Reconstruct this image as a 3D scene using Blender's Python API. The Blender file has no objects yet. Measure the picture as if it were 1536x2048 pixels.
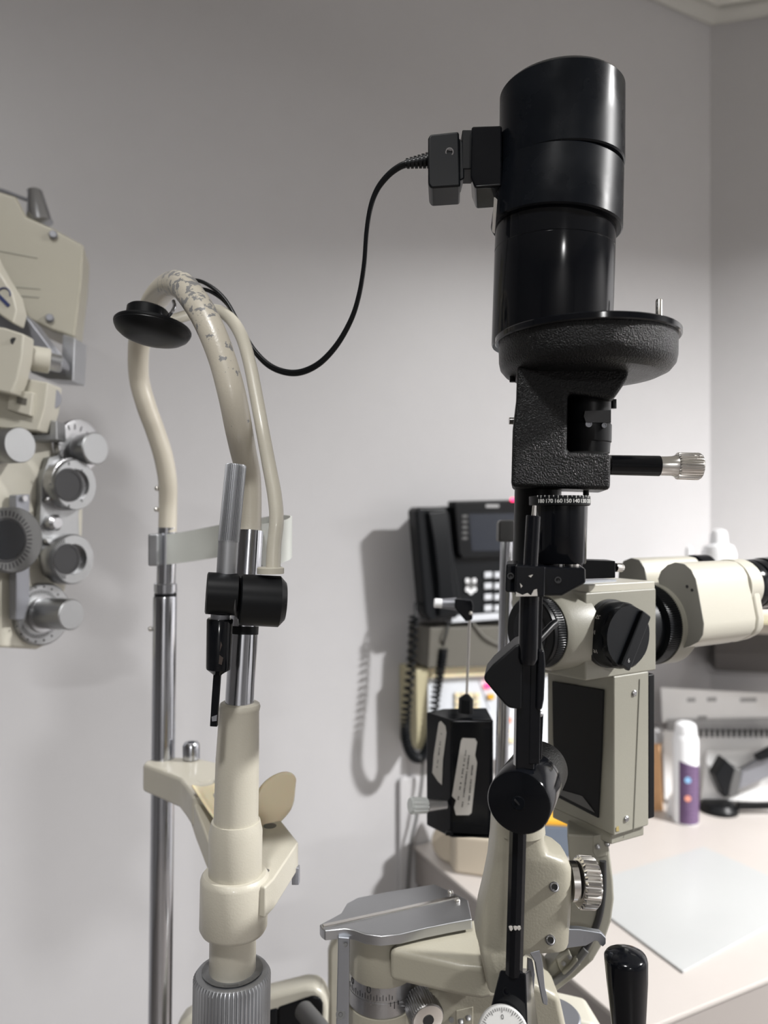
import bpy, bmesh, math, random
from mathutils import Vector, Matrix
random.seed(7)
C = bpy.context.scene
COL = C.collection
PI = math.pi
F = 1500.0          # focal length in pixels of the 1536x2048 frame
EYE = 1.35          # camera height above the floor (m)
HOR = 1040.0        # picture row of the horizon

# ------------------------------------------------------------------ camera
cam_d = bpy.data.cameras.new('camera'); cam = bpy.data.objects.new('camera', cam_d); COL.objects.link(cam)
cam.location = (0, 0, EYE); cam.rotation_euler = (PI/2, 0, 0)
cam_d.sensor_fit = 'VERTICAL'; cam_d.sensor_height = 36.0; cam_d.lens = 36.0*F/2048
cam_d.shift_y = 16/2048.0
cam_d.clip_start = 0.02
cam_d.dof.use_dof = True; cam_d.dof.focus_distance = 0.405; cam_d.dof.aperture_fstop = 7.2
C.camera = cam
# ------------------------------------------------------------------ world, lights, exposure
w = bpy.data.worlds.new('world'); C.world = w; w.use_nodes = True
w.node_tree.nodes['Background'].inputs[0].default_value = (0.9, 0.93, 1, 1)
w.node_tree.nodes['Background'].inputs[1].default_value = 0.10
C.view_settings.view_transform = 'Standard'; C.view_settings.look = 'None'
C.view_settings.gamma = 1; C.view_settings.exposure = 0.38; C.view_settings.use_curve_mapping = False
CEIL = 2.42
def lamp(x, y, power, size, spread, col=(1, .99, .98), z=CEIL-.015, aim=None):
    l = bpy.data.lights.new('ceiling_downlight', 'AREA'); l.shape = 'DISK'; l.size = size
    l.energy = power; l.spread = math.radians(spread); l.color = col
    o = bpy.data.objects.new('ceiling_downlight', l); COL.objects.link(o); o.location = (x, y, z)
    if aim: o.rotation_euler = (Vector(aim)-Vector((x, y, z))).to_track_quat('-Z', 'Y').to_euler()
    return o
lamp(1.80, .25, 105, .16, 148)
lamp(-.16, -.25, 9, .14, 156)
lamp(.42, -3.0, 60, .22, 164)

# ------------------------------------------------------------------ helpers
def V(x, y, z):
    "a point z metres in front of the camera seen at photo pixel x, y"
    return Vector(((x-768)/F*z, z, EYE-(y-HOR)/F*z))
def ray(x, y): return Vector(((x-768)/F, 1, -(y-HOR)/F))
def on(x, y, p, n):
    "where the sight line through pixel x, y meets the plane (p, n)"
    r = ray(x, y); o = Vector((0, 0, EYE)); return o + r*((Vector(p)-o).dot(n)/r.dot(n))
def G(x, y, h):
    "where the sight line meets the level plane h metres from the floor"
    r = ray(x, y); return Vector((0, 0, EYE)) + r*((h-EYE)/r.z)

def mat(name, col, rough=.5, metal=0., bump=0., bscale=300., spec=.5, coat=0., var=0., trans=0., sss=0., emit=None, aniso=0., rvar=0., alpha=1., ior=1.5):
    m = bpy.data.materials.new(name); m.use_nodes = True; nt = m.node_tree; b = nt.nodes['Principled BSDF']
    b.inputs['Base Color'].default_value = (*col, 1); b.inputs['Roughness'].default_value = rough
    b.inputs['Metallic'].default_value = metal; b.inputs['Specular IOR Level'].default_value = spec
    b.inputs['Coat Weight'].default_value = coat; b.inputs['Coat Roughness'].default_value = .08
    b.inputs['Transmission Weight'].default_value = trans; b.inputs['IOR'].default_value = ior
    if sss: b.inputs['Subsurface Weight'].default_value = sss; b.inputs['Subsurface Scale'].default_value = .004
    if aniso: b.inputs['Anisotropic'].default_value = aniso
    if emit: b.inputs['Emission Color'].default_value = (*emit[0], 1); b.inputs['Emission Strength'].default_value = emit[1]
    tc = nt.nodes.new('ShaderNodeTexCoord')
    if var or rvar:
        n = nt.nodes.new('ShaderNodeTexNoise'); n.inputs['Scale'].default_value = 28; n.inputs['Detail'].default_value = 6
        nt.links.new(tc.outputs['Object'], n.inputs['Vector'])
        if var:
            mx = nt.nodes.new('ShaderNodeMixRGB'); mx.inputs[1].default_value = (*[c*(1-var) for c in col], 1)
            mx.inputs[2].default_value = (*[min(1, c*(1+var)) for c in col], 1)
            nt.links.new(n.outputs['Fac'], mx.inputs[0]); nt.links.new(mx.outputs[0], b.inputs['Base Color'])
        if rvar:
            mr = nt.nodes.new('ShaderNodeMapRange'); mr.inputs[1].default_value = .35; mr.inputs[2].default_value = .65
            mr.inputs[3].default_value = max(.02, rough-rvar); mr.inputs[4].default_value = rough+rvar
            nt.links.new(n.outputs['Fac'], mr.inputs[0]); nt.links.new(mr.outputs[0], b.inputs['Roughness'])
    if bump:
        n2 = nt.nodes.new('ShaderNodeTexNoise'); n2.inputs['Scale'].default_value = bscale; n2.inputs['Detail'].default_value = 3
        bp = nt.nodes.new('ShaderNodeBump'); bp.inputs['Strength'].default_value = bump; bp.inputs['Distance'].default_value = .001
        nt.links.new(tc.outputs['Object'], n2.inputs['Vector']); nt.links.new(n2.outputs['Fac'], bp.inputs['Height'])
        nt.links.new(bp.outputs[0], b.inputs['Normal'])
    return m

M = {}
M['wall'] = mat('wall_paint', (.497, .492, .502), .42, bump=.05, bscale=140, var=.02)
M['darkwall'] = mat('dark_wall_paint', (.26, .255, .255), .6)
M['ceil'] = mat('ceiling_paint', (.62, .62, .58), .8, bump=.1, bscale=90)
M['crown'] = mat('crown_paint', (.46, .46, .43), .5)
M['floor'] = mat('floor_vinyl', (.16, .145, .135), .4, var=.15)
M['ivory'] = mat('ivory_paint', (.47, .445, .375), .38, bump=.10, bscale=900, coat=.15, rvar=.08)
M['cream'] = mat('cream_enamel', (.36, .34, .275), .36, bump=.10, bscale=800, var=.03)
M['scope'] = mat('grey_cream_enamel', (.27, .262, .22), .42, bump=.08, bscale=1500, var=.02)
M['binoc'] = mat('warm_white_enamel', (.50, .48, .41), .35, bump=.05, bscale=1200)
M['black'] = mat('black_gloss_enamel', (.004, .0045, .006), .12, spec=.25, rvar=.04)
M['blacksmudge'] = mat('black_anodised_smudged', (.004, .005, .007), .28, rvar=.10, var=.5, spec=.13)
M['blackflat'] = mat('black_satin', (.0045, .005, .006), .38, spec=.2)
M['blackcrackle'] = mat('black_crackle_paint', (.0035, .0037, .0042), .28, bump=.8, bscale=1300, spec=.25)
M['blackcase'] = mat('black_plastic', (.0045, .0055, .007), .34, spec=.24)
M['chrome'] = mat('polished_chrome', (.50, .51, .54), .16, 1., rvar=.05)
M['steel'] = mat('brushed_steel', (.42, .42, .43), .33, 1., bump=.15, bscale=400, rvar=.07)
M['knurl'] = mat('knurled_aluminium', (.42, .43, .45), .5, 1.)
M['engraved'] = mat('engraved_dial_face', (.50, .50, .49), .5, .3)
M['dialalu'] = mat('dial_aluminium', (.34, .345, .35), .42, 1., rvar=.05)
M['alu'] = mat('satin_aluminium', (.50, .51, .53), .36, 1., rvar=.06)
M['alublue'] = mat('anodised_aluminium', (.40, .42, .46), .40, 1., rvar=.05)
M['bright'] = mat('bright_nickel', (.72, .70, .67), .2, 1.)
M['greymetal'] = mat('grey_lacquer', (.24, .245, .27), .4, .4)
M['greypl'] = mat('dark_grey_plastic', (.10, .10, .10), .5)
M['chin'] = mat('yellowed_plastic', (.78, .69, .47), .3, sss=.25, coat=.2)
M['band'] = mat('translucent_band', (.74, .76, .72), .4, trans=.35)
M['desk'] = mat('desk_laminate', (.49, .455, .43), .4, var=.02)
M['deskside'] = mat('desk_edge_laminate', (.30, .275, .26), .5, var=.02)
M['glasspad'] = mat('frosted_glass_pad', (.455, .465, .465), .35, coat=.1)
M['paper'] = mat('paper', (.80, .80, .80), .7, var=.04)
M['greypaper'] = mat('printed_grey', (.34, .34, .345), .6, var=.35)
M['whitepl'] = mat('white_plastic', (.85, .86, .88), .35)
M['purple'] = mat('purple_label', (.10, .055, .13), .4, var=.25)
M['bluemark'] = mat('pale_blue_mark', (.25, .48, .75), .5)
M['orangemark'] = mat('salmon_mark', (.75, .30, .22), .5)
M['amber'] = mat('amber_mark', (.80, .42, .03), .5)
M['wood'] = mat('pale_wood', (.62, .37, .19), .55, var=.15)
M['ink'] = mat('black_ink', (.02, .02, .022), .6)
M['white'] = mat('white_engraving', (.72, .72, .70), .6)
M['glass'] = mat('dark_lens_glass', (.006, .007, .009), .10, spec=.3)
M['acrylic'] = mat('clear_acrylic', (.80, .83, .82), .18, trans=.45)
M['screen'] = mat('phone_display', (.010, .014, .024), .15)
M['led'] = mat('red_indicator', (.8, .02, .08), .4, emit=((1, .03, .14), 2.2))
M['panel'] = mat('control_panel_face', (.62, .65, .70), .45)
M['litpanel'] = mat('console_light_strip', (.9, .82, .5), .4, emit=((1, .86, .45), .35))
M['keys'] = mat('pale_grey_keys', (.6, .62, .66), .4)  # plain pale grey of the phone keys and stand
M['sticker'] = mat('silver_sticker', (.48, .46, .43), .5)
M['tan'] = mat('tan_plastic', (.52, .46, .37), .5)
M['shelf'] = mat('shelf_laminate', (.62, .57, .52), .5)
M['shelfdark'] = mat('console_body', (.11, .104, .088), .5)  # olive darkened to hold the hood's shade; the level window shares it
M['navy'] = mat('navy_ink', (.03, .04, .12), .5)
M['yellow'] = mat('aged_cream_plastic', (.45, .41, .27), .5)
# ivory paint of the forehead tube, chipped to grey metal where hands hold it
def chipped(name, base, zlo, zhi):
    m = mat(name, base, .34, bump=.12, bscale=800, coat=.2); nt = m.node_tree; b = nt.nodes['Principled BSDF']
    tc = nt.nodes.new('ShaderNodeTexCoord'); g = nt.nodes.new('ShaderNodeNewGeometry')
    n = nt.nodes.new('ShaderNodeTexNoise'); n.inputs['Scale'].default_value = 200; n.inputs['Detail'].default_value = 7; n.inputs['Roughness'].default_value = .62
    nt.links.new(tc.outputs['Object'], n.inputs['Vector'])
    n2 = nt.nodes.new('ShaderNodeTexNoise'); n2.inputs['Scale'].default_value = 42; nt.links.new(tc.outputs['Object'], n2.inputs['Vector'])
    s = nt.nodes.new('ShaderNodeSeparateXYZ'); nt.links.new(g.outputs['Position'], s.inputs[0])
    mr = nt.nodes.new('ShaderNodeMapRange'); mr.interpolation_type = 'SMOOTHSTEP'
    mr.inputs[1].default_value = zlo; mr.inputs[2].default_value = zhi; mr.inputs[3].default_value = .0; mr.inputs[4].default_value = .20
    nt.links.new(s.outputs['Z'], mr.inputs[0])
    my = nt.nodes.new('ShaderNodeMapRange'); my.inputs[1].default_value = .46; my.inputs[2].default_value = .52; my.inputs[3].default_value = 0; my.inputs[4].default_value = -.25; nt.links.new(s.outputs['Y'], my.inputs[0])
    sm = nt.nodes.new('ShaderNodeMath'); sm.operation = 'ADD'; nt.links.new(mr.outputs[0], sm.inputs[0]); nt.links.new(my.outputs[0], sm.inputs[1])
    a = nt.nodes.new('ShaderNodeMath'); a.operation = 'ADD'; nt.links.new(n.outputs['Fac'], a.inputs[0]); nt.links.new(sm.outputs[0], a.inputs[1])
    a2 = nt.nodes.new('ShaderNodeMath'); a2.operation = 'MULTIPLY_ADD'; nt.links.new(n2.outputs['Fac'], a2.inputs[0]); a2.inputs[1].default_value = .35; nt.links.new(a.outputs[0], a2.inputs[2])
    th = nt.nodes.new('ShaderNodeMath'); th.operation = 'GREATER_THAN'; th.inputs[1].default_value = .893; nt.links.new(a2.outputs[0], th.inputs[0])
    mx = nt.nodes.new('ShaderNodeMixRGB'); mx.inputs[1].default_value = (*base, 1); mx.inputs[2].default_value = (.20, .20, .20, 1)
    nt.links.new(th.outputs[0], mx.inputs[0]); nt.links.new(mx.outputs[0], b.inputs['Base Color'])
    return m
M['chipped'] = chipped('chipped_ivory_paint', (.49, .455, .38), 1.41, 1.475)

class MB:
    def __init__(s): s.bm = bmesh.new()
    def ringface(s, rings, cap0=True, cap1=True, closed=False):
        R = [[s.bm.verts.new(p) for p in r] for r in rings]; n = len(R[0])
        for i in range(len(R)-1):
            for j in range(n):
                k = (j+1) % n
                s.bm.faces.new((R[i][j], R[i][k], R[i+1][k], R[i+1][j]))
        if cap0: s.bm.faces.new(list(reversed(R[0])))
        if cap1: s.bm.faces.new(R[-1])
        return s
    def lathe(s, A, B, prof, n=48, ribs=None, depth=.0004, square=False):
        "prof: (distance from A along AB in metres, radius m[, ribbed])"
        A = Vector(A); ax = (Vector(B)-A).normalized()
        u = ax.orthogonal().normalized(); v = ax.cross(u)
        if ribs: n = ribs*4
        rings = []
        for p in prof:
            t, r = p[0], max(p[1], 1e-5); k = len(p) > 2 and p[2]
            ring = []
            for j in range(n):
                a = 2*PI*j/n; rr = r
                if ribs and k: rr = r-(depth if j % 4 in (0, 1) else 0)
                ring.append(A+ax*t+(u*math.cos(a)+v*math.sin(a))*rr)
            rings.append(ring)
        return s.ringface(rings)
    def turn(s, pts, z, n=56, ribs=None, ribset=(), depth=.0004):
        "rings at photo pixels (x, y, radius in px[, z]) round the axis first->last"
        P3 = [V(p[0], p[1], p[3] if len(p) > 3 else z) for p in pts]
        RR = [p[2]*(p[3] if len(p) > 3 else z)/F for p in pts]
        A = P3[0]; ax = (P3[-1]-A).normalized(); u = ax.orthogonal().normalized(); v = ax.cross(u)
        if ribs: n = ribs*4
        rings = []
        for i, (c, r) in enumerate(zip(P3, RR)):
            r = max(r, 1e-5)
            rings.append([c+(u*math.cos(2*PI*j/n)+v*math.sin(2*PI*j/n))*(r-(depth if (ribs and i in ribset and j % 4 in (0, 1)) else 0)) for j in range(n)])
        return s.ringface(rings)
    def tube(s, pts, rad, n=24, sub=8, flat=1.0, upv=None):
        pts = [Vector(p) for p in pts]
        if not hasattr(rad, '__len__'): rad = [rad]*len(pts)
        if sub > 1: pts, rad = spline(pts, rad, sub)
        u = None; rings = []
        for i, p in enumerate(pts):
            t = (pts[min(i+1, len(pts)-1)]-pts[max(i-1, 0)]).normalized()
            if upv is not None: u = (Vector(upv)-t*t.dot(Vector(upv))).normalized()
            elif u is None: u = t.orthogonal().normalized()
            else: u = (u-t*t.dot(u)).normalized()
            v = t.cross(u)
            rings.append([p+(u*math.cos(2*PI*j/n)+v*math.sin(2*PI*j/n)*flat)*rad[i] for j in range(n)])
        return s.ringface(rings)
    def strip(s, pts, hw, ht, upv=(0, 0, 1), sub=8):
        "rectangular bar: half width hw along upv, half thickness ht"
        pts = [Vector(p) for p in pts]
        if not hasattr(hw, '__len__'): hw = [hw]*len(pts)
        if sub > 1: pts, hw = spline(pts, hw, sub)
        rings = []
        for i, p in enumerate(pts):
            t = (pts[min(i+1, len(pts)-1)]-pts[max(i-1, 0)]).normalized()
            u = (Vector(upv)-t*t.dot(Vector(upv))).normalized(); v = t.cross(u)
            rings.append([p+u*hw[i]+v*ht, p-u*hw[i]+v*ht, p-u*hw[i]-v*ht, p+u*hw[i]-v*ht])
        return s.ringface(rings)
    def prism(s, pts, vec):
        pts = [Vector(p) for p in pts]; vec = Vector(vec)
        return s.ringface([pts, [p+vec for p in pts]])
    def box(s, c, d, rz=0, R=None):
        R = R or Matrix.Rotation(rz, 3, 'Z'); c = Vector(c)
        q = lambda x, y, z: c+R@Vector((x*d[0]/2, y*d[1]/2, z*d[2]/2))
        return s.ringface([[q(-1, -1, -1), q(1, -1, -1), q(1, 1, -1), q(-1, 1, -1)], [q(-1, -1, 1), q(1, -1, 1), q(1, 1, 1), q(-1, 1, 1)]])
    def ball(s, c, r, n=16):
        bmesh.ops.create_uvsphere(s.bm, u_segments=n, v_segments=n//2, radius=r, matrix=Matrix.Translation(Vector(c))); return s
    def text(s, string, Mx):
        cu = bpy.data.curves.new('t', 'FONT'); cu.body = string; cu.size = 1; cu.align_x = 'CENTER'; cu.align_y = 'CENTER'; cu.extrude = .02
        o = bpy.data.objects.new('t', cu); COL.objects.link(o)
        dg = bpy.context.evaluated_depsgraph_get(); me = o.evaluated_get(dg).to_mesh()
        vs = [s.bm.verts.new(Mx@v.co) for v in me.vertices]
        for f in me.polygons:
            try: s.bm.faces.new([vs[i] for i in f.vertices])
            except ValueError: pass
        bpy.data.objects.remove(o); bpy.data.curves.remove(cu); return s
    def build(s, name, m, parent=None, bevel=0, seg=3, angle=35, label=None):
        bmesh.ops.recalc_face_normals(s.bm, faces=s.bm.faces)
        me = bpy.data.meshes.new(name)
        off = parent_loc(parent) if parent else Vector()
        bmesh.ops.translate(s.bm, verts=s.bm.verts, vec=-off)
        s.bm.to_mesh(me); s.bm.free()
        for p in me.polygons: p.use_smooth = True
        me.set_sharp_from_angle(angle=math.radians(angle))
        me.materials.append(M[m] if isinstance(m, str) else m)
        o = bpy.data.objects.new(name, me); COL.objects.link(o)
        if parent: o.parent = parent
        if bevel:
            b = o.modifiers.new('bevel', 'BEVEL'); b.width = bevel; b.segments = seg; b.limit_method = 'ANGLE'; b.angle_limit = math.radians(32)
            b.harden_normals = True
        if label: o['label'] = label
        return o
LOC = {}
def parent_loc(p):
    v = Vector(p.location); q = p.parent
    while q: v += Vector(q.location); q = q.parent
    return v
def spline(pts, rad, sub):
    P, R = [], []; n = len(pts)
    for i in range(n-1):
        p0, p1, p2, p3 = pts[max(i-1, 0)], pts[i], pts[i+1], pts[min(i+2, n-1)]
        for k in range(sub):
            t = k/sub
            P.append(.5*((2*p1)+(p2-p0)*t+(2*p0-5*p1+4*p2-p3)*t*t+(3*p1-p0-3*p2+p3)*t**3)); R.append(rad[i]*(1-t)+rad[i+1]*t)
    P.append(pts[-1]); R.append(rad[-1]); return P, R
def tag(o, label, cat, group=None):
    o['label'] = label; o['category'] = cat
    if group: o['group'] = group
    return o
def thing(name, label, cat, loc, group=None):
    o = bpy.data.objects.new(name, None); COL.objects.link(o); o.location = loc; o.empty_display_size = .02
    return tag(o, label, cat, group)
def struct(mb, name, m, **k):
    o = mb.build(name, m, **k); o['kind'] = 'structure'; return o
def basis(o, ex, ey, ez, sc=1.0):
    "matrix with given axes"
    m = Matrix((ex, ey, ez)).transposed().to_4x4()
    for i in range(3):
        for j in range(3): m[i][j] *= sc
    m.translation = Vector(o); return m

# ------------------------------------------------------------------ room
U = Vector((.8944, .4472, 0)); N = Vector((.4472, -.8944, 0))     # along the back wall, out of it
W0 = Vector((.048, 1.27, 0))
Apt = W0+U*.7205; Bpt = Apt+Vector((1, -.265, 0))*2.0
Cpt = Vector((2.3, -3.8, 0)); Dpt = Vector((-2.6, -3.8, 0)); Ept = W0-U*2.961
def wallseg(name, a, b, inward, m='wall'):
    t = inward*-.08; up = Vector((0, 0, CEIL))
    q = MB(); q.prism([a, b, b+up, a+up], t); struct(q, name, m)
wallseg('wall_back', Ept-U*.08, Apt, N)
Nr = Vector((-.265, -1, 0)).normalized()
wallseg('wall_right', Apt, Bpt, Nr)
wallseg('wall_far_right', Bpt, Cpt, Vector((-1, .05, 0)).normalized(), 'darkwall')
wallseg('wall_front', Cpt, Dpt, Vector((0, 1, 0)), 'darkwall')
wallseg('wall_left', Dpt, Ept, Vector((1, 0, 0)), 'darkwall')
q = MB(); q.prism([Apt, Bpt, Cpt, Dpt, Ept], (0, 0, -.05)); struct(q, 'floor', 'floor')
up = Vector((0, 0, CEIL)); q = MB(); q.prism([p+up for p in (Apt, Bpt, Cpt, Dpt, Ept)], (0, 0, .05)); struct(q, 'ceiling', 'ceil')
# crown moulding where the walls meet the ceiling
def crown(name, a, b, inn):
    q = MB(); prof = [(0, 0), (0, -.020), (.007, -.022), (.020, -.010), (.030, -.008), (.030, 0)]
    r = [[p+inn*x+Vector((0, 0, CEIL-.0005+z)) for x, z in prof] for p in (a, b)]
    q.ringface(r); struct(q, name, 'crown')
crown('trim_1', Ept, Apt+U*.004, N*1.0); crown('trim_2', Apt, Bpt, Nr)

# ------------------------------------------------------------------ head rest (near post, far post, arch, chin rest)
ZN, ZF = .42, .63
base = V(463, 2230, ZN); base2 = V(316, 2230, ZF)
hr = thing('head_rest', 'ivory and chrome chin and forehead rest frame with an arched tube and two posts', 'head rest', (V(463, 2300, ZN)+V(316, 2300, ZF))/2)
q = MB(); q.turn([(500, 1062, 27, .434), (488, 1250, 28, .427), (478, 1420, 28.5, .42)], .43); near_post = q.build('post', 'chrome', hr)
q = MB(); q.turn([(488, 1252, 29.3, .427), (487, 1268, 29.3, .4265)], .427); q.build('ring', 'blackflat', near_post)
q = MB(); q.turn([(480, 1405, 20), (480, 1405, 36), (480, 1407, 39), (480, 1413, 40.5), (479, 1418, 40.5), (478.5, 1422, 39.5), (475, 1520, 43), (472, 1650, 44)], ZN); q.build('sleeve', 'ivory', hr)
q = MB(); q.turn([(472, 1641, 38), (472, 1641, 48), (471.5, 1662, 53), (470, 1780, 52.5), (470, 1784, 51)], ZN); q.build('sleeve', 'ivory', hr)
q = MB(); q.turn([(466, 1850, 46), (465, 1945, 46), (465, 1950, 43)], ZN); q.build('stem', 'ivory', hr)
q = MB(); q.turn([(465, 1938, 60), (465, 1938, 50), (465, 1941, 50), (465, 1941, 66), (465, 1943, 71), (464.5, 1951, 76.5), (463, 2040, 76.5), (463, 2049, 76.5), (463, 2075, 66)], ZN, ribs=58, ribset=(5, 6, 7), depth=.0011)
q.build('height_knob', 'knurl', hr)
q = MB(); q.turn([(463, 2060, 22), (461, 2330, 22)], ZN); q.build('spindle', 'chrome', hr)
# far post
q = MB(); q.turn([(335, 1055, 18), (331, 1200, 18.5)], ZF); fp = q.build('post', 'chrome', hr)
q = MB(); q.turn([(331, 1166, 20), (331, 1168, 22.5), (331, 1183, 22.5), (331, 1183, 21), (330.5, 1188, 21)], ZF); c_ = q.build('collar', 'chrome', fp)
q = MB(); q.turn([(331, 1186, 21.6), (331, 1193, 21.6)], ZF); q.build('ring', 'blackflat', fp)
q = MB(); q.turn([(330.5, 1192, 22), (330, 1195, 23), (317, 2300, 23)], ZF); q.build('post', 'chrome', hr)
for x, y in ((314, 977), (313, 1019), (301, 1258)):
    q = MB(); q.ball(V(x, y, ZF-.004), .0022, 12); q.tube([V(x, y, ZF-.004), V(x+12, y, ZF-.002)], .0012, sub=1, n=10); q.build('screw', 'bright', hr)
# arched tube
path = [(500, 1066, .436, 22), (500, 1000, .436, 23), (497, 950, .434, 24), (487, 905, .426, 26), (477, 855, .418, 27.5), (464, 790, .413, 28), (445, 720, .415, 27.5), (420, 655, .42, 28), (392, 605, .43, 28), (362, 570, .45, 27), (335, 573, .49, 25),
        (310, 600, .53, 24), (290, 642, .57, 22), (278, 690, .59, 21), (278, 755, .605, 19.5), (292, 810, .61, 19.5), (310, 860, .615, 19), (326, 910, .62, 19), (335, 960, .625, 18.5), (336, 1010, .63, 18), (335, 1064, .63, 18)]
q = MB(); q.tube([V(a, b, c) for a, b, c, d in path], [d*c/F for a, b, c, d in path], n=32, sub=10); arch = q.build('forehead_tube', 'chipped', hr)
# forehead band and its brackets
bp = [(322, 1100, .625), (370, 1094, .615), (440, 1082, .585), (510, 1072, .55), (555, 1067, .515), (580, 1070, .485), (578, 1078, .462), (553, 1086, .447), (520, 1092, .437)]
q = MB(); q.strip([V(*p) for p in bp], .0125, .0006, sub=8); q.build('forehead_band', 'band', hr)
q = MB(); q.box(V(314, 1099, .622), (.0085, .022, .0265)); q.build('band_clip', 'alu', hr, bevel=.0015)
# chin rest yoke: level plan at .2 m under the eye
hy = EYE-.200
fl = [(285, 1527), (292, 1520), (335, 1512), (400, 1516), (470, 1532), (470, 1600), (420, 1590), (385, 1592), (372, 1573), (358, 1556)]
q = MB(); q.prism([G(x, y, hy) for x, y in fl], (0, 0, -.0235)); yoke = q.build('chin_rest_yoke', 'ivory', hr, bevel=.003)
q = MB()
ys = [G(x, y, hy) for x, y in ((372, 1560), (392, 1600), (425, 1625), (470, 1645), (485, 1672), (505, 1705))]
dz = [0, -.006, -.026, -.036, -.030, -.010]
r = []
for p, d in zip(ys, dz):
    a = p+Vector((0, 0, d-.001)); b_ = a+Vector((.010, .026, 0))
    r.append([a, b_, b_+Vector((0, 0, -.022)), a+Vector((0, 0, -.022))])
q.ringface(r); q.build('yoke_arm', 'ivory', hr, bevel=.002)
rp = [(525, 1648), (562, 1640), (597, 1684), (548, 1757), (530, 1775), (505, 1768), (470, 1750), (480, 1700)]
q = MB(); q.prism([G(x, y, hy) for x, y in rp], (0, 0, -.017)); q.build('yoke_plate', 'ivory', hr, bevel=.0012)
q = MB(); q.turn([(470, 1745, 62), (470, 1750, 66), (470, 1757, 68), (467, 1850, 67), (467, 1858, 63), (467, 1861, 58)], ZN); q.build('yoke_hub', 'ivory', hr)
q = MB(); q.strip([G(591, 1690, hy)+Vector((0, .002, -.014)), G(591, 1692, hy)+Vector((0, .002, -.024))], .0022, .003, upv=(1, 0, 0), sub=1); q.build('cord_hook', 'greymetal', hr, bevel=.0005)
for x, y, r_ in ((540, 1652, .0042), (530, 1742, .0025), (372, 1519, .0026), (408, 1560, .005)):
    p = G(x, y, hy); q = MB(); q.lathe(p+Vector((0, 0, -.004)), p+Vector((0, 0, 1)), [(0, r_), (.0042, r_)], n=24)
    q.build('screw' if r_ < .004 else 'hole_plug', 'steel' if r_ < .0028 else ('greypl' if x > 500 else 'ivory'), hr)
pz = G(380, 1520, hy+.001); q = MB(); q.lathe(pz+Vector((0, .004, 0)), pz+Vector((0, .004, 1)), [(0, .007), (.011, .007), (.0135, .0055), (.0135, .003), (.011, .003)], n=32); q.build('paper_pin', 'chrome', hr)
# moulded chin cup
def grid(fn, nu, nv, th):
    q = MB(); P = [[Vector(fn(i/nu, j/nv)) for j in range(nv+1)] for i in range(nu+1)]
    vs = [[q.bm.verts.new(p) for p in r] for r in P]
    for i in range(nu):
        for j in range(nv): q.bm.faces.new((vs[i][j], vs[i+1][j], vs[i+1][j+1], vs[i][j+1]))
    return q
def addsolid(o, th):
    m = o.modifiers.new('s', 'SOLIDIFY'); m.thickness = th; m.offset = 0
    return o
c0 = G(402, 1585, hy); c1 = G(572, 1640, hy-.002)
ax = (c1-c0); ax.z = 0; L = ax.length; ax.normalize(); side = Vector((-ax.y, ax.x, 0))
def cup(u, v):
    x = u*L; sag = -.024*math.sin(PI*min(1, u*1.02))**1.2*(1 if u < .5 else 1)
    up_ = 0.0
    back = max(0, (u-.76)/.24)
    w_ = (v-.5)*(.040)
    lift = .029*back**.9*math.sqrt(max(0, 1-(.88*(2*v-1))**2))
    xx = L*(u if u < .8 else .8+(u-.8)*.30)/.86
    return c0+ax*xx+side*(w_+(.010-.019*u))+Vector((0, 0, .003+sag*(1-back)*.8+lift+.006*(2*v-1)**2))
o = grid(cup, 24, 14, .002).build('chin_cup', 'chin', hr, angle=80); addsolid(o, .0022)
ss = o.modifiers.new('ss', 'SUBSURF'); ss.levels = ss.render_levels = 1

# ------------------------------------------------------------------ fixation lamp hung on the head rest
fx = thing('fixation_lamp', 'black jointed fixation lamp with knurled silver handle and bent ivory rod ending in a disc', 'fixation lamp', V(545, 1195, .40))
q = MB(); q.turn([(473, 928, 17), (472, 931, 21), (457, 1083, 21), (457, 1084, 17)], .400, ribs=34, ribset=(1, 2), depth=.0006); q.build('handle', 'knurl', fx)
q = MB(); q.turn([(457, 1080, 20), (453, 1150, 20)], .400); q.build('handle_shank', 'knurl', fx)
q = MB(); q.turn([(412, 1186, 38, .395), (414, 1186, 42, .395), (474, 1189, 42, .399), (476, 1189, 38, .399)], .40); q.build('joint_drum', 'blackflat', fx)
q = MB(); q.turn([(474, 1197, 38, .399), (479, 1197, 42, .399)], .40); q.build('joint_gasket', 'greypl', fx)
q = MB(); q.turn([(479, 1199, 48, .399), (481, 1199, 51, .399), (558, 1203, 51, .404), (570, 1203, 38, .405)], .40); q.build('joint_drum', 'blackflat', fx)
q = MB(); q.turn([(441, 1228, 19), (440, 1240, 19)], .398); q.build('collar', 'greymetal', fx)
q = MB(); q.turn([(440, 1237, 24), (440, 1240, 26), (437, 1334, 24.5), (437, 1338, 24), (435, 1347, 11), (435, 1350, 8)], .398); lb = q.build('lamp_barrel', 'black', fx)
for pts in ([(432, 1283), (440, 1278), (444, 1290), (439, 1305), (431, 1300)], [(428, 1312), (436, 1307), (446, 1316), (443, 1330), (434, 1326)]):
    q = MB(); q.prism([V(x, y, .3982-.0066) for x, y in pts], (0, .0012, 0)); q.build('worn_patch', mat('worn_brown', (.045, .033, .028), .5), lb)
q = MB(); q.strip([V(435, 1345, .398), V(431, 1400, .398), V(428, 1452, .398)], [.0019, .0019, .0019], .0014, upv=(1, 0, 0), sub=1); q.build('lamp_tip', 'black', fx, bevel=.0003)
q = MB(); q.prism([V(423, 1434, .3960), V(434, 1430, .3960), V(433, 1442, .3960), V(424, 1443, .3960)], (0, .0008, 0)); q.build('tip_window', 'greymetal', fx)
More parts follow.
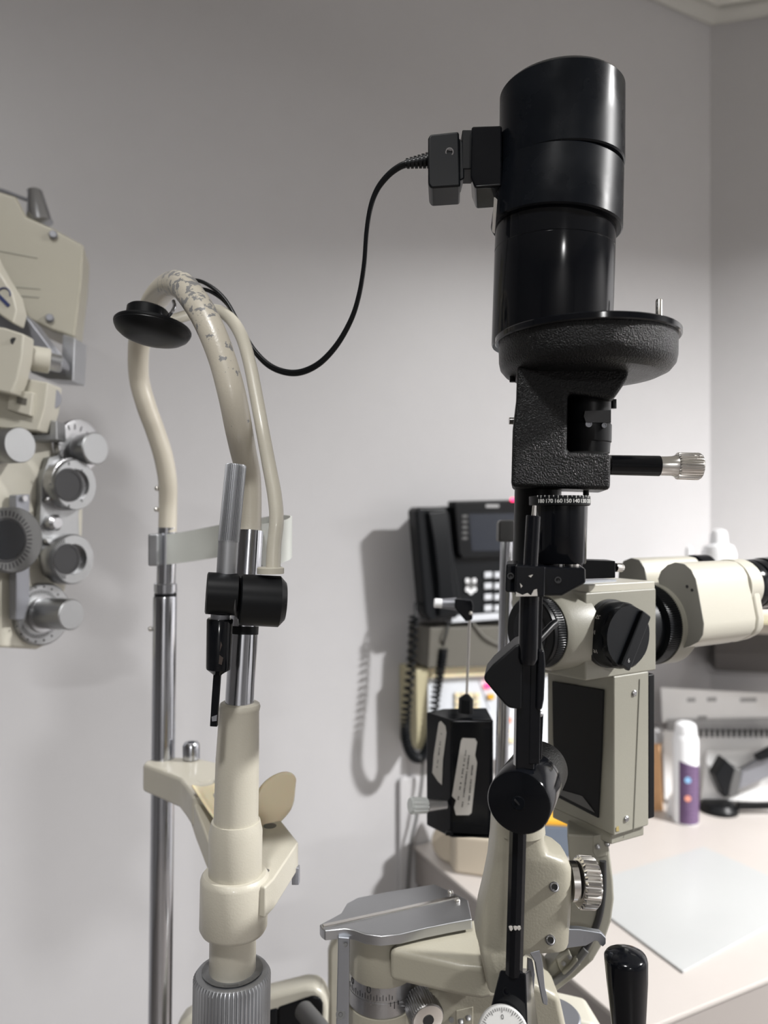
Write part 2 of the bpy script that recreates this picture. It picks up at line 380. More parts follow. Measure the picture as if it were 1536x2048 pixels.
q = MB(); q.turn([(541, 1134, 24), (541, 1136, 27), (541, 1147, 27), (541, 1147, 24)], .402); q.build('rod_flange', 'ivory', fx)
rp = [(546, 1140, .402, 15), (548, 1090, .404, 14.5), (553, 1040, .406, 14.5), (549, 990, .41, 14.5), (538, 930, .415, 14), (525, 860, .42, 13.5), (512, 790, .43, 13.5), (499, 725, .44, 13), (484, 675, .455, 13), (463, 640, .47, 12.5), (438, 622, .48, 12), (405, 622, .485, 11.5), (370, 632, .475, 11), (326, 645, .465, 10)]
q = MB(); q.tube([V(a, b, c) for a, b, c, d in rp], [d*c/F for a, b, c, d in rp], n=24, sub=10); q.build('bent_rod', 'ivory', fx)
dc = V(305, 660, .455)
axd = Vector((-.11, -.14, -1)).normalized()
q = MB(); q.lathe(dc-axd*.006, dc+axd, [(.003, .0205), (.0032, .0224), (.0040, .0230), (.0050, .0230), (.0055, .0226), (.0061, .0227), (.0084, .0214), (.0106, .0185), (.0122, .014), (.0128, .008)], n=64); disc = q.build('disc', 'blackflat', fx)
q = MB(); hbc = dc-axd*.004+Vector((-.0045, 0, 0)); q.lathe(hbc, hbc-axd, [(-.002, .0125), (.0085, .0125), (.0095, .0115)], n=48); q.build('disc_hub', 'blackflat', fx)
for dx, dy in ((-.0095, -.006), (.010, .004)):
    p = dc+axd*.0052+Vector((dx, dy, -dy*.14-dx*.11)); q = MB(); q.lathe(p-axd*.004, p+axd, [(0, .0021), (.0042, .0021)], n=20); q.build('disc_hole', 'ink', fx)
q = MB(); q.tube([V(318, 642, .46), V(330, 638, .455), V(341, 628, .452), V(349, 613, .452), V(347, 602, .455)], .0011, n=10); q.build('clip', 'chrome', fx)

# ------------------------------------------------------------------ slit lamp illuminator
ZL = .405
il = thing('slit_lamp_illuminator', 'tall glossy black slit lamp illumination tower with a cylindrical lamp house on top', 'slit lamp', V(1018, 2100, .37))
q = MB(); q.turn([(1123, 180, 112), (1123, 186, 119), (1123, 190, 122), (1122, 338, 122.5), (1122, 341, 120)], ZL, n=96); q.build('lamp_cap', 'blacksmudge', il)
q = MB(); q.turn([(1121, 341, 119), (1121, 344, 122), (1112, 448, 128.5), (1111.5, 458, 129), (1111, 461, 126), (1111, 461, 116)], ZL, n=96); q.build('lamp_collar', 'blacksmudge', il)
q = MB(); q.turn([(1110, 455, 118), (1108, 503, 118), (1108, 503.5, 117.4), (1108, 505, 117.4), (1108, 505.5, 118), (1102, 690, 118), (1102, 694, 116)], ZL, n=96); q.build('lamp_tube', 'black', il)
q = MB(); q.prism([V(988, 394, ZL-.012), V(984, 462, ZL-.012), V(987, 466, ZL-.016), V(992, 398, ZL-.016)], (.0008, .0008, 0)); q.build('warning_sticker', 'sticker', il)
# socket and its bracket
q = MB(); q.prism([V(x, y, .395) for x, y in ((943, 252), (1004, 250), (1004, 372), (950, 376), (941, 352))], (.004, .027, 0)); sk = q.build('lamp_socket', 'black', il, bevel=.0012)
q = MB(); q.box(V(934, 315, .409), (.007, .018, .021)); q.build('socket_neck', 'blackflat', sk, bevel=.0006)
q = MB(); q.turn([(970, 372, 14), (970, 391, 14), (970, 393, 12)], .407); q.build('socket_nub', 'blackflat', sk)
# round filter turret under the lamp tube
hp = EYE+.0957; tc_ = V(1172, 700, .39); tc_.z = hp
q = MB(); q.lathe(tc_+Vector((0, 0, .0003)), tc_+Vector((0, 0, -9)), [(0, .044), (0, .0462), (.0006, .0468), (.0030, .0468), (.0036, .0462)], n=96); q.build('turret_lid', 'black', il)
q = MB(); q.lathe(tc_+Vector((0, 0, -.0030)), tc_+Vector((0, 0, -9)), [(0, .0450), (.010, .0448), (.0135, .0440), (.0165, .0415), (.0185, .0370), (.0190, .030)], n=96); q.build('turret_body', 'blackcrackle', il)
pp = Vector((.1467, .40, hp-.001)); q = MB(); q.lathe(pp, pp+Vector((0, 0, 9)), [(0, .0019), (.0222, .0019), (.0230, .0014)], n=16); q.build('turret_pin', 'bright', il)
# crackle painted housing below the turret
hs = [(1020, 974), (1030, 800), (1034, 735), (1000, 728), (1262, 735), (1258, 757), (1226, 800), (1136, 786), (1136, 903), (1222, 906), (1222, 980)]
hs = [(1022, 974), (1025, 860), (1032, 800), (1034, 730), (1258, 730), (1257, 756), (1228, 798), (1136, 786), (1134, 903), (1222, 906), (1221, 980)]
q = MB(); q.prism([V(x, y, .372) for x, y in hs], (.0072, .040, 0)); hsg = q.build('slit_housing', 'blackcrackle', il, bevel=.0022)
q = MB(); q.turn([(1181, 784, 40), (1180, 848, 40), (1179.5, 850, 42.5), (1179, 884, 42.5), (1178.5, 886, 41), (1177, 906, 41)], .389, n=48); dr = q.build('slit_drum', 'blackflat', hsg)
q = MB(); q.prism([V(x, y, .398) for x, y in ((1128, 782), (1170, 782), (1168, 908), (1126, 908))], (.002, .012, 0)); q.build('recess_wall', 'blackflat', hsg)
q = MB(); q.prism([V(1170, 822, .3772), V(1222, 820, .3772), V(1222, 845, .3772), V(1172, 845, .3772), V(1168, 833, .3772)], (0, .002, 0)); q.build('drum_slot', 'ink', dr)
for x, y, r_ in ((1177, 848, 6.5), (1208, 851, 5)):
    c = V(x, y, .3779); q = MB(); q.lathe(c, c+Vector((0, -1, 0)), [(-.001, r_*.378/F), (.0006, r_*.378/F), (.0006, r_*.75*.378/F), (.0001, r_*.75*.378/F)], n=24); q.build('drum_mark', 'greymetal', dr)
for x, y in ((1025, 755), (1227, 808)):
    q = MB(); q.turn([(x, y-9, 6), (x, y+9, 6)], .392, n=16); q.build('screw', 'blackflat', hsg)
q = MB(); q.turn([(1018, 842, 7, .392), (1034, 842, 7, .392)], .392, n=16); q.build('set_screw', 'bright', hsg)
# side arm with knurled end
q = MB(); q.turn([(1219, 930, 20), (1318, 932, 20.5)], .392); arm = q.build('centring_arm', 'black', il)
q = MB(); q.turn([(1317, 932, 19), (1343, 932, 19.5), (1354, 932, 23)], .392); q.build('arm_ferrule', 'bright', arm)
q = MB(); q.turn([(1352, 932, 24), (1355, 932, 27), (1396, 933, 27.5), (1400, 933, 25)], .392, ribs=26, ribset=(1, 2), depth=.0009); q.build('arm_knob', 'bright', arm)
q = MB(); q.turn([(1399, 912, 2.5), (1406, 912, 0.2)], .385, n=10); q.build('arm_pip', 'bright', arm)
# column tubes
q = MB(); q.turn([(1076, 972, 46), (1072, 1140, 46), (1070, 1148, 44)], .40); q.build('column_tube', 'blackflat', il)
q = MB(); q.turn([(1121, 1012, 53), (1119, 1122, 52), (1119, 1126, 50)], .378); q.build('scale_tube', 'black', il)
q = MB(); q.turn([(1119, 992, 52), (1119, 993, 60), (1119, 1010, 60), (1119, 1012, 57)], .378, n=96); sr = q.build('angle_ring', 'blackflat', il)
rc = V(1119, 1001, .378); rr = 60*.378/F
q = MB()
for i, t in enumerate(['180', '170', '160', '150', '140', '130', '120', '110']):
    a = math.radians(-49+i*16.8)      # angle from camera-facing direction
    nrm = Vector((math.sin(a), -math.cos(a), 0)); ex = Vector((math.cos(a), math.sin(a), 0))
    q.text(t, basis(rc+nrm*(rr+.00003)+Vector((0, 0, -.0006)), ex, Vector((0, 0, 1)), nrm, .0027))
    for k in (-.5, 0):
        b_ = a+math.radians(16.8*k); nr = Vector((math.sin(b_), -math.cos(b_), 0)); e2 = Vector((math.cos(b_), math.sin(b_), 0))
        R = Matrix((e2, nr, Vector((0, 0, 1)))).transposed()
        q.box(rc+nr*rr+Vector((0, 0, .0019 if k else .0016)), (.00022, .0002, .0008 if k else .0013), R=R)
q.build('angle_numerals', 'white', sr)
q = MB(); q.turn([(1172, 976, 6), (1172, 990, 6), (1172, 994, 4)], .39, n=20); q.build('stop_pin', 'blackflat', il)
q = MB(); q.turn([(1069, 1011, 3.6), (1067, 1036, 4.6)], .352, n=14); pn = q.build('index_pin', 'bright', il)
q = MB(); q.turn([(1067, 1031, 13), (1067, 1033, 14.5), (1061, 1136, 14.5)], .352, n=24); q.build('side_rod', 'black', il)
q = MB(); q.turn([(1142, 1115, 22), (1142, 1117, 24), (1142, 1120, 24), (1142, 1120, 16), (1141, 1136, 16)], .375, n=36); q.build('spring_seat', 'bright', il)
# clamp
q = MB(); q.prism([V(x, y, .345) for x, y in ((1031, 1130), (1091, 1133), (1089, 1195), (1029, 1191))], (0.0040, .022, 0)); cl = q.build('clamp_block', 'black', il, bevel=.0009)
q = MB(); q.prism([V(x, y, .352) for x, y in ((1012, 1128), (1036, 1128), (1034, 1186), (1010, 1184))], (0.0054, .03, 0)); q.build('clamp_cheek', 'black', cl, bevel=.0009)
q = MB(); q.prism([V(x, y, .352) for x, y in ((1086, 1134), (1171, 1136), (1172, 1166), (1124, 1192), (1084, 1192))], (0.0065, .036, 0)); q.build('clamp_bracket', 'black', cl, bevel=.0012)
for pts in ([(1057, 1152), (1066, 1149), (1062, 1155)], [(1040, 1166), (1045, 1172), (1042, 1176)], [(1032, 1184), (1045, 1190), (1055, 1186), (1062, 1191), (1068, 1180), (1074, 1178), (1075, 1192), (1032, 1193)]):
    q = MB(); q.prism([V(x, y, .3447) for x, y in pts], (0, .001, 0)); q.build('paint_chip', 'sticker', cl)
for x, y in ((1021, 1152), (1116, 1160)):
    q = MB(); q.lathe(V(x, y, .3515), V(x, y, .3), [(-.001, .0016), (.0003, .0016), (.0003, .001), (-.0005, .0008)], n=14); q.build('screw', 'ink', cl)
# main rods
q = MB(); q.turn([(1059, 1188, 19.5), (1056, 1316, 19.5), (1055.5, 1328, 15), (1055, 1330, 8)], .352, n=36); q.build('carrier_rod', 'black', il)
q = MB(); q.strip([V(1072, 1190, .357), V(1066, 1525, .357)], .0026, .003, upv=(1, 0, 0), sub=1); q.build('carrier_rail', 'black', il, bevel=.0006)
q = MB(); q.strip([V(1051, 1300, .358), V(1047, 1536, .358)], .0044, .0036, upv=(1, 0, 0), sub=1); q.build('carrier_rail', 'black', il, bevel=.0008)
q = MB(); q.strip([V(1077, 1424, .362), V(1073, 1516, .362)], .0019, .003, upv=(1, 0, 0), sub=1); q.build('lock_tab', 'black', il, bevel=.0006)
q = MB(); q.ball(V(1080, 1428, .358), .0015, 12); q.build('screw', 'steel', il)
q = MB(); q.tube([V(1075, 1282, .37), V(1103, 1252, .378), V(1111, 1246, .381)], .0020, n=12, sub=1); q.build('mirror_lever', 'blackflat', il)
# prism block
q = MB(); q.prism([V(x, y, .352) for x, y in ((968, 1351), (985, 1330), (1030, 1291), (1046, 1286), (1044, 1420), (1018, 1417), (1008, 1408), (968, 1361))], (0.0047, .026, 0)); q.build('prism_cover', 'blackflat', il, bevel=.0012)
q = MB(); q.prism([V(x, y, .352) for x, y in ((1075, 1296), (1089, 1302), (1091, 1330), (1088, 1400), (1084, 1421), (1072, 1422))], (0.0047, .026, 0)); q.build('prism_cover', 'black', il, bevel=.0012)
# big drum
d0 = V(1037, 1606, .352); d1 = V(1082, 1532, .402); dax = (d1-d0).normalized()
q = MB(); q.lathe(d0, d1, [(0, .0135), (.0004, .0147), (.0012, .0152), (.026, .0152), (.0262, .0147), (.027, .0147), (.0272, .0150), (.030, .0150)], n=72); drm = q.build('tilt_drum', 'black', il)
q = MB(); q.lathe(d0+dax*.030, d1, [(0, .0150), (.020, .0148), (.022, .0138)], n=72); q.build('drum_grip', 'blackcrackle', drm)
q = MB(); q.lathe(d0-dax*.0002, d1, [(-.0002, .0030), (.0002, .0033), (.002, .0033)], n=28); sc = q.build('drum_screw', 'blacksmudge', drm)
e1 = dax.orthogonal().normalized(); e2 = dax.cross(e1)
up2 = (Vector((0, 0, 1))-dax*dax.z).normalized(); rt = up2.cross(dax)
sd = (-rt*.7+up2*.75).normalized() if rt.x > 0 else (rt*-.7+up2*.75).normalized()
if sd.x > 0: sd = Vector((-sd.x, sd.y, sd.z))
q = MB(); q.strip([d0-dax*.0005-sd*.0029, d0-dax*.0005+sd*.0029], .0003, .0004, upv=dax.cross(sd), sub=1); q.build('screw_slot', 'ink', sc)
# lower rod and foot
q = MB(); q.turn([(1036, 1655, 17.5), (1028, 1946, 17.8)], .365, n=10); q.build('lower_rod', 'black', il, angle=20)
for px, py in ((1022, 1857), (1031, 1856), (1038, 1856)):
    q = MB(); q.prism([V(px+a, py+b, .3606) for a, b in ((-4, -2), (-1, -4), (3, -3), (4, 1), (1, 5), (-2, 4))], (0, .001, 0)); q.build('paint_chip', 'sticker', il)
q = MB(); q.ringface([[V(*p) for p in ((1000, 1940, .366), (1052, 1946, .360), (1062, 1938, .395), (1012, 1932, .40))], [V(*p) for p in ((966, 2075, .362), (1056, 2085, .352), (1080, 2075, .41), (980, 2070, .41))]]); ft = q.build('tower_foot', 'black', il, bevel=.001)
q = MB(); q.lathe(V(1013, 1983, .3625), V(1013, 1983, .3), [(-.002, .0021), (.001, .0021), (.001, .0013), (-.0005, .0011)], n=16); q.build('hex_screw', 'black', ft)
q = MB(); dcn = V(1006, 2068, .352); q.lathe(dcn, dcn+Vector((-.10, -1, .55)), [(-.004, .0118), (.004, .0118), (.0045, .0112)], n=64); dial = q.build('tilt_dial', 'engraved', ft)
q = MB(); nd = Vector((-.10, -1, .55)).normalized(); ux = nd.orthogonal(); 
ux = Vector((1, 0, 0)); ux = (ux-nd*nd.dot(ux)).normalized(); uy = nd.cross(ux)
if uy.z < 0: uy = -uy
for i in range(-14, 15):
    a = math.radians(i*6); d = ux*math.sin(a)+uy*math.cos(a); ln = .0012 if i % 5 else .0020
    q.strip([dcn+nd*.0046+d*(.0108-ln), dcn+nd*.0046+d*.0108], .00012, .00012, upv=nd.cross(d), sub=1)
q.text('0', basis(dcn+nd*.0046+uy*.0070, ux, uy, nd, .0028)); q.build('dial_marks', 'ink', dial)

# ------------------------------------------------------------------ power cord and plug
pc = thing('electric_cable', 'thin black twin power cord looping from the head rest up to the lamp house plug', 'cable', V(890, 318, .409))
q = MB(); q.prism([V(x, y, .397) for x, y in ((860, 268), (918, 262), (921, 372), (862, 376), (856, 368), (856, 276))], (.002, .024, 0)); pg = q.build('plug', 'blackcase', pc, bevel=.0012)
q = MB(); q.prism([V(x, y, .400) for x, y in ((918, 275), (927, 283), (929, 356), (918, 362))], (0, .018, 0)); q.build('plug_nose', 'blackcase', pg, bevel=.0008)
q = MB(); q.lathe(V(899, 304, .3968), V(899, 304, .3), [(-.001, .0022), (.0003, .0022), (.0003, .0016), (-.0006, .0014)], n=20); q.build('plug_screw', 'steel', pg)
q = MB(); q.turn(sum([[(858-i*8, 321+i*1.2, 15-i*1.0), (853-i*8, 321+i*1.2, 15-i*1.0), (853-i*8, 321+i*1.2, 10.5-i*.7), (850-i*8, 322+i*1.2, 10.5-i*.7)] for i in range(6)], []), .409, n=28); q.build('strain_relief', 'blackcase', pc)
cp = [(818, 327, .409), (800, 333, .41), (777, 350, .412), (755, 378, .415), (741, 415, .418), (733, 465, .422), (728, 530, .427), (718, 590, .432), (702, 640, .437), (672, 692, .442), (634, 730, .447), (590, 746, .452), (545, 735, .458), (510, 703, .464), (482, 655, .47), (455, 607, .475), (425, 580, .478), (395, 570, .482), (372, 590, .485)]
for s_ in (-1, 1):
    q = MB(); q.tube([V(a+(0 if i < 13 else (i-12)*1.2)*s_, b+(2.6 if i < 13 else 2.6+(i-12)*1.3)*s_, c+.0004*s_) for i, (a, b, c) in enumerate(cp)], .00125, n=12, sub=8); q.build('cord_wire', 'blackcase', pc)

# ------------------------------------------------------------------ slit lamp base, pivot, arms
bs = thing('slit_lamp_carriage', 'cream slit lamp pivot and carriage with engraved silver scale rings', 'slit lamp carriage', V(757, 2250, .47))
ZP = .47
hpl = EYE-.245
top_pl = [(639, 1849), (660, 1838), (682, 1826), (694, 1806), (715, 1795), (770, 1784), (868, 1768), (905, 1784), (936, 1800), (944, 1838), (905, 1845), (850, 1856), (800, 1868), (762, 1872), (730, 1868), (708, 1860), (690, 1857), (650, 1861), (643, 1856), (641, 1853)]
q = MB(); q.prism([G(x, y, hpl) for x, y in top_pl], (0, 0, -.0062)); pl = q.build('guide_plate', 'alu', bs, bevel=.0007)
q = MB(); g0, g1 = G(646, 1853, hpl), G(915, 1794, hpl); q.strip([g0+Vector((0, 0, .0001)), g1+Vector((0, 0, .0001))], .0017, .0006, upv=(g1-g0).cross(Vector((0, 0, 1))).normalized(), sub=1); q.build('guide_rib', 'bright', pl, bevel=.0004)
for x, y in ((901, 1787), (915, 1804)):
    p = G(x, y, hpl); q = MB(); q.ball(p+Vector((0, 0, .0005)), .0019, 14); q.build('pivot_pin', 'bright', pl)
q = MB(); q.prism([V(x, y, .447) for x, y in ((676, 1874), (699, 1876), (697, 2110), (671, 2110))], (0, .006, 0)); br = q.build('stop_bar', 'alublue', bs, bevel=.0006)
for y in (1889, 2029):
    q = MB(); q.lathe(V(691 if y < 1900 else 681, y, .4465), V(690, y, .3), [(-.001, .0028 if y > 1900 else .0014), (.0006, .0028 if y > 1900 else .0014), (.0006, .0012), (0, .001)], n=20); q.build('screw', 'greypl', br)
cyl = [(762, 1872), (762, 1960)]
q = MB(); q.turn([(766, 1850, 66), (764, 1935, 67), (764, 1938, 65)], ZP, n=72); q.build('pivot_drum', 'cream', bs)
q = MB(); q.turn([(764, 1936, 66), (763, 1964, 66)], ZP, n=72); s1 = q.build('scale_ring', 'steel', bs)
q = MB(); q.turn([(763, 1964.6, 65.2), (763, 1966, 65.2), (763, 1966, 66), (762, 1995, 66), (762, 1997, 63)], ZP, n=72); s2 = q.build('scale_ring', 'steel', bs)
rc = V(763.5, 1953, ZP); rr = 66*ZP/F
def onring(a, dz, q, w_, h_):
    nr = Vector((math.sin(a), -math.cos(a), 0)); e2 = Vector((math.cos(a), math.sin(a), 0)); R = Matrix((e2, nr, Vector((0, 0, 1)))).transposed()
    q.box(rc+nr*rr+Vector((0, 0, dz)), (w_*1.6, .0004, h_), R=R)
q = MB()
for i in range(-16, 6): onring(math.radians(i*5.2-8), -.0014+(.0005 if i % 2 else .0010), q, .00024, .0022 if i % 2 else .0034)
for a_, t in ((-60, '0'), (-22, '0')):
    a = math.radians(a_); nr = Vector((math.sin(a), -math.cos(a), 0)); ex = Vector((math.cos(a), math.sin(a), 0))
    q.text(t, basis(rc+nr*(rr+.00003)+Vector((0, 0, .0036)), ex, Vector((0, 0, 1)), nr, .0062))
q.build('scale_marks', 'ink', s1)
q = MB()
for a_, h_ in ((15, .0024), (22, .0042), (29, .0024)): onring(math.radians(a_), -.0035-h_/2, q, .00025, h_)
q.build('scale_marks', 'ink', s2)
q = MB(); q.turn([(762, 1996, 69), (760, 2200, 69)], ZP, n=72); q.build('pivot_column', 'cream', bs)
# knurled lock knob
k0 = V(838, 2000, .462); kd = Vector((.30, -1, -.12)).normalized()
q = MB(); q.lathe(k0, k0+kd, [(0, .0095), (.001, .0105, 1), (.015, .0105, 1), (.016, .0098)], ribs=40, depth=.0005); kk = q.build('lock_knob', 'steel', bs)
q = MB(); q.lathe(k0+kd*.0150, k0+kd, [(0, .0095), (.0016, .0093), (.0018, .0088)], n=40); q.build('knob_cap', 'bright', kk)
q = MB(); q.lathe(k0+kd*.0165, k0+kd, [(0, .0034), (.0008, .0034)], n=24); q.build('knob_socket', 'ink', kk)
# swinging arm of the illuminator: elbow casting from the pivot to the black column
ha = EYE-.262
armtop = [(772, 1905), (800, 1888), (860, 1862), (945, 1850), (985, 1860), (1000, 1900), (985, 1935), (960, 1933), (860, 1917)]
ar = il
q = MB(); zc = [.468, .468, .466, .462, .44, .41, .392, .400, .43]
tp = [V(x, y, z) for (x, y), z in zip([(772, 1903), (800, 1885), (860, 1858), (940, 1848), (985, 1850), (1010, 1900), (985, 1940), (955, 1935), (865, 1916)], zc)]
for p in tp: p.z = EYE-.2625
AR = [G(x, y, EYE-.2535) for x, y in ((776, 1897), (800, 1875), (862, 1845), (935, 1838), (990, 1830), (1012, 1870), (1010, 1905), (990, 1930), (965, 1934), (920, 1928), (850, 1913))]
q = MB(); q.prism(AR, (0, 0, -.0195)); q.build('swing_arm', 'cream', ar, bevel=.004, seg=4)
# upright part of the casting
prof = [(1640, 995, 1086), (1655, 992, 1089), (1690, 990, 1092), (1706, 988, 1102), (1714, 987, 1128), (1724, 986, 1140), (1740, 984, 1146), (1780, 976, 1147), (1830, 964, 1145), (1886, 956, 1142), (1896, 958, 1138), (1899, 960, 1060), (1940, 968, 1020), (1975, 975, 1008)]
rings = []
zf = .405
for y, xl, xr in prof:
    a = V(xl, y, zf); b_ = V(xr, y, zf); n_ = 24; cx = (a+b_)/2; hw = (b_-a).length/2; dp = .017
    ring = []
    for j in range(n_):
        t = 2*PI*j/n_; c_, s_ = math.cos(t), math.sin(t)
        ring.append(cx+Vector((hw*math.copysign(abs(c_)**.45, c_), .012+dp*math.copysign(abs(s_)**.45, s_), 0)))
    rings.append(ring)
q = MB(); q.ringface(rings); up_ = q.build('upright', 'cream', ar, angle=60)
# top shoulder
q = MB(); q.turn([(1040, 1600, 44, .41), (1040, 1662, 50, .41)], .41); q.build('shoulder', 'cream', ar)
for x, y in ((1109, 1774), (1101, 1880)):
    c = V(x, y, .3995); q = MB(); q.lathe(c, V(x, y, .3), [(-.003, .0026), (.0012, .0026), (.0014, .0022), (.0014, .0017), (-.001, .0015)], n=24); s_ = q.build('hex_socket', 'steel', ar)
    q = MB(); q.lathe(c, V(x, y, .3), [(-.002, .0014), (.0004, .0014)], n=6); q.build('socket_hole', 'ink', s_)
q = MB(); q.turn([(1140, 1762, 38, .414), (1153, 1762, 38, .414)], .41); q.build('knob_washer', 'bright', ar)
q = MB(); q.turn([(1155, 1764, 44, .412), (1159, 1764, 50, .412), (1184, 1766, 50, .413), (1188, 1766, 46, .413), (1190, 1766, 14, .413), (1193, 1766, 12, .413)], .39, ribs=24, ribset=(1, 2), depth=.0014); q.build('side_knob', 'bright', ar)
q = MB(); q.prism([V(x, y, .405) for x, y in ((1132, 1858), (1160, 1859), (1202, 1866), (1212, 1876), (1212, 1888), (1206, 1894), (1200, 1890), (1196, 1883), (1190, 1882), (1172, 1892), (1130, 1897))], (0, .004, 0)); q.build('release_lever', 'alublue', ar, bevel=.0005)
q = MB(); q.prism([V(x, y, .400) for x, y in ((1058, 1905), (1080, 1900), (1086, 1930), (1090, 1975), (1096, 2000), (1095, 2012), (1086, 2008), (1076, 1960), (1070, 1925))], (0, .004, 0)); q.build('prop_lever', 'alublue', ar, bevel=.0005)
q = MB(); q.prism([V(x, y, .405) for x, y in ((1056, 1920), (1066, 1924), (1070, 1950), (1066, 2010), (1052, 2010))], (0, .003, 0)); q.build('prop_plate', 'greymetal', ar, bevel=.0004)
# carriage body under the pivot
cb = [(800, 2010), (868, 1990), (985, 1985), (1010, 2100), (800, 2120)]
q = MB(); q.prism([V(x, y, .455) for x, y in ((790, 2130), (800, 2020), (860, 1985), (900, 1968), (1010, 1962), (1075, 1970), (1120, 1995), (1150, 2130))], (0, .05, 0)); cg = q.build('carriage', 'cream', bs, bevel=.004)
q = MB(); q.prism([V(x, y, .4545) for x, y in ((912, 2022), (946, 2014), (946, 2060), (912, 2065))], (0, .002, 0)); cp_ = q.build('cover_plate', 'cream', cg, bevel=.0004)
for x, y in ((922, 2042), (937, 2035)):
    q = MB(); q.lathe(V(x, y, .4543), V(x, y, .3), [(-.001, .0018), (.0005, .0018), (.0007, .0012)], n=18); q.build('screw', 'steel', cp_)
q = MB(); q.turn([(903, 2040, 5, .4545), (903, 2040.2, 5, .4535)], .45, n=16); q.build('hole_plug', 'greypl', cg)
p = V(1100, 2028, .50); q = MB(); q.lathe(p+Vector((0, 0, -.02)), p+Vector((0, 0, 1)), [(0, .020), (.019, .020), (.020, .019)], n=56); q.build('turn_disc', 'alublue', bs)
q = MB(); q.prism([V(x, y, .52) for x, y in ((1040, 2130), (1060, 2040), (1110, 2030), (1190, 2048), (1240, 2130))], (0, .03, 0)); q.build('base_cover', 'binoc', bs, bevel=.003)
# joystick
js = thing('joystick', 'glossy black tapered joystick handle in front of the frosted glass pad', 'joystick', V(1255, 2200, .40))
q = MB(); q.turn([(1250, 1897, 2), (1250, 1899, 14), (1251, 1906, 32), (1251, 1910, 39), (1251, 1914, 41.5), (1252, 1920, 42), (1254, 1960, 40), (1257, 2048, 33), (1258, 2120, 27), (1259, 2140, 18)], .40, n=56); q.build('grip', 'black', js, angle=50)
q = MB(); q.turn([(1259, 2130, 9), (1260, 2260, 9)], .40, n=20); q.build('stick', 'chrome', js)

# ------------------------------------------------------------------ binocular microscope
ms = thing('binocular_microscope', 'grey cream binocular microscope with a black round magnification knob and twin eyepieces', 'microscope', V(1110, 2060, .50))
Cc = Vector((.144, .47, 0)); SX = Vector((.86, .51, 0)).normalized(); SN = Vector((.51, -.86, 0)).normalized(); LN = -SX; LD = -SN
E = Vector((0, 0, EYE))
def plan(pts, z0, z1, q): return q.prism([Vector((a, b, EYE+z0)) for a, b in pts], (0, 0, z1-z0))
H1 = Cc-SX*.0245; Rr = Cc+SX*.0395
hp_ = [H1, Rr, Rr+LD*.062, Vector((.088, .518, 0)), Vector((.101, .484, 0))]
q = MB(); plan([(p.x, p.y) for p in hp_], -.0982, -.0445, q); hd = q.build('optics_head', 'scope', ms, bevel=.0012)
q = MB(); tpl = [H1+SX*.006+LD*.003, Rr+LD*.001, Rr+LD*.060, Vector((.095, .512, 0))]; plan([(p.x, p.y) for p in tpl], -.0455, -.0400, q); q.build('top_plate', 'binoc', hd, bevel=.0008)
q = MB(); a = H1+SX*.010+LD*.012; q.prism([Vector((a.x, a.y, EYE-.0402)), Vector((a.x, a.y, EYE-.0402))+SX*.030, Vector((a.x, a.y, EYE-.0402))+SX*.030+LD*.018, Vector((a.x, a.y, EYE-.0402))+LD*.018], (0, 0, .0016)); q.build('slide', 'alublue', hd)
q = MB(); q.prism([V(x, y, .452) for x, y in ((1166, 1120), (1231, 1122), (1231, 1156), (1166, 1158))], (0, .018, 0)); mb_ = q.build('mount_block', 'blackflat', ms, bevel=.0006)
q = MB(); q.turn([(1231, 1135, 9, .46), (1243, 1135, 9, .462), (1246, 1135, 6, .462)], .46, n=20); q.build('mount_screw', 'bright', mb_)
R2 = Cc+SX*.0325; lw = [Cc, R2, R2+LD*.060, Cc+LD*.060]
q = MB(); plan([(p.x, p.y) for p in lw], -.1982, -.0980, q); bd = q.build('camera_body', 'scope', ms, bevel=.0012)
pc_ = Cc+E
def PS(x, y, off=0): return on(x, y, pc_+SN*off, SN)
def PLf(x, y, off=0): return on(x, y, pc_+LN*off, LN)
q = MB(); q.prism([PLf(x, y, .0003) for x, y in ((1106, 1362), (1210, 1379), (1206, 1500), (1199, 1636), (1117, 1594), (1108, 1480))], LN*.0012); pnl = q.build('side_panel', 'blackflat', bd, bevel=.0006)
q = MB(); q.prism([PLf(x, y, .0017) for x, y in ((1117, 1578), (1165, 1592), (1190, 1625), (1117, 1588))], LN*.0003); q.build('panel_highlight', 'greypl', pnl)  # highlight along the panel's lower edge, painted as a lighter grey strip
q = MB(); q.prism([PS(x, y, .0002) for x, y in ((1279, 1358), (1279.9, 1358), (1267.4, 1662), (1266.5, 1662))], SN*.0003); q.build('cover_seam', mat('seam_line', (.16, .155, .13), .6), bd)  # cover joint drawn as a thin darker strip
for x, y in ((1268, 1386), (1252, 1637)):
    c = PS(x, y); q = MB(); q.lathe(c-SN*.001, c+SN, [(0, .0019), (.0018, .0019), (.0024, .0012)], n=20); q.build('screw', 'steel', bd)
q = MB(); q.prism([PS(x, y, .0002) for x, y in ((1232, 1655), (1237, 1652), (1238, 1662), (1232, 1663))], SN*.0002); q.build('glue_stain', mat('ochre_stain', (.33, .26, .10), .6), bd)
bk = R2+LD*.0005; q = MB(); q.prism([Vector((p.x, p.y, EYE-.1005)) for p in (bk, bk+SX*.0062, bk+SX*.0062+LD*.045, bk+LD*.045)], (0, 0, -.094)); q.build('back_plate', 'blackflat', bd, bevel=.001)
bf = [Cc+LD*.004-SX*-.002, R2-SX*.001+LD*.003, R2-SX*.001+LD*.055, Cc+LD*.055]
q = MB(); plan([(p.x, p.y) for p in bf], -.2055, -.1980, q); q.build('bottom_flange', 'scope', bd, bevel=.001)
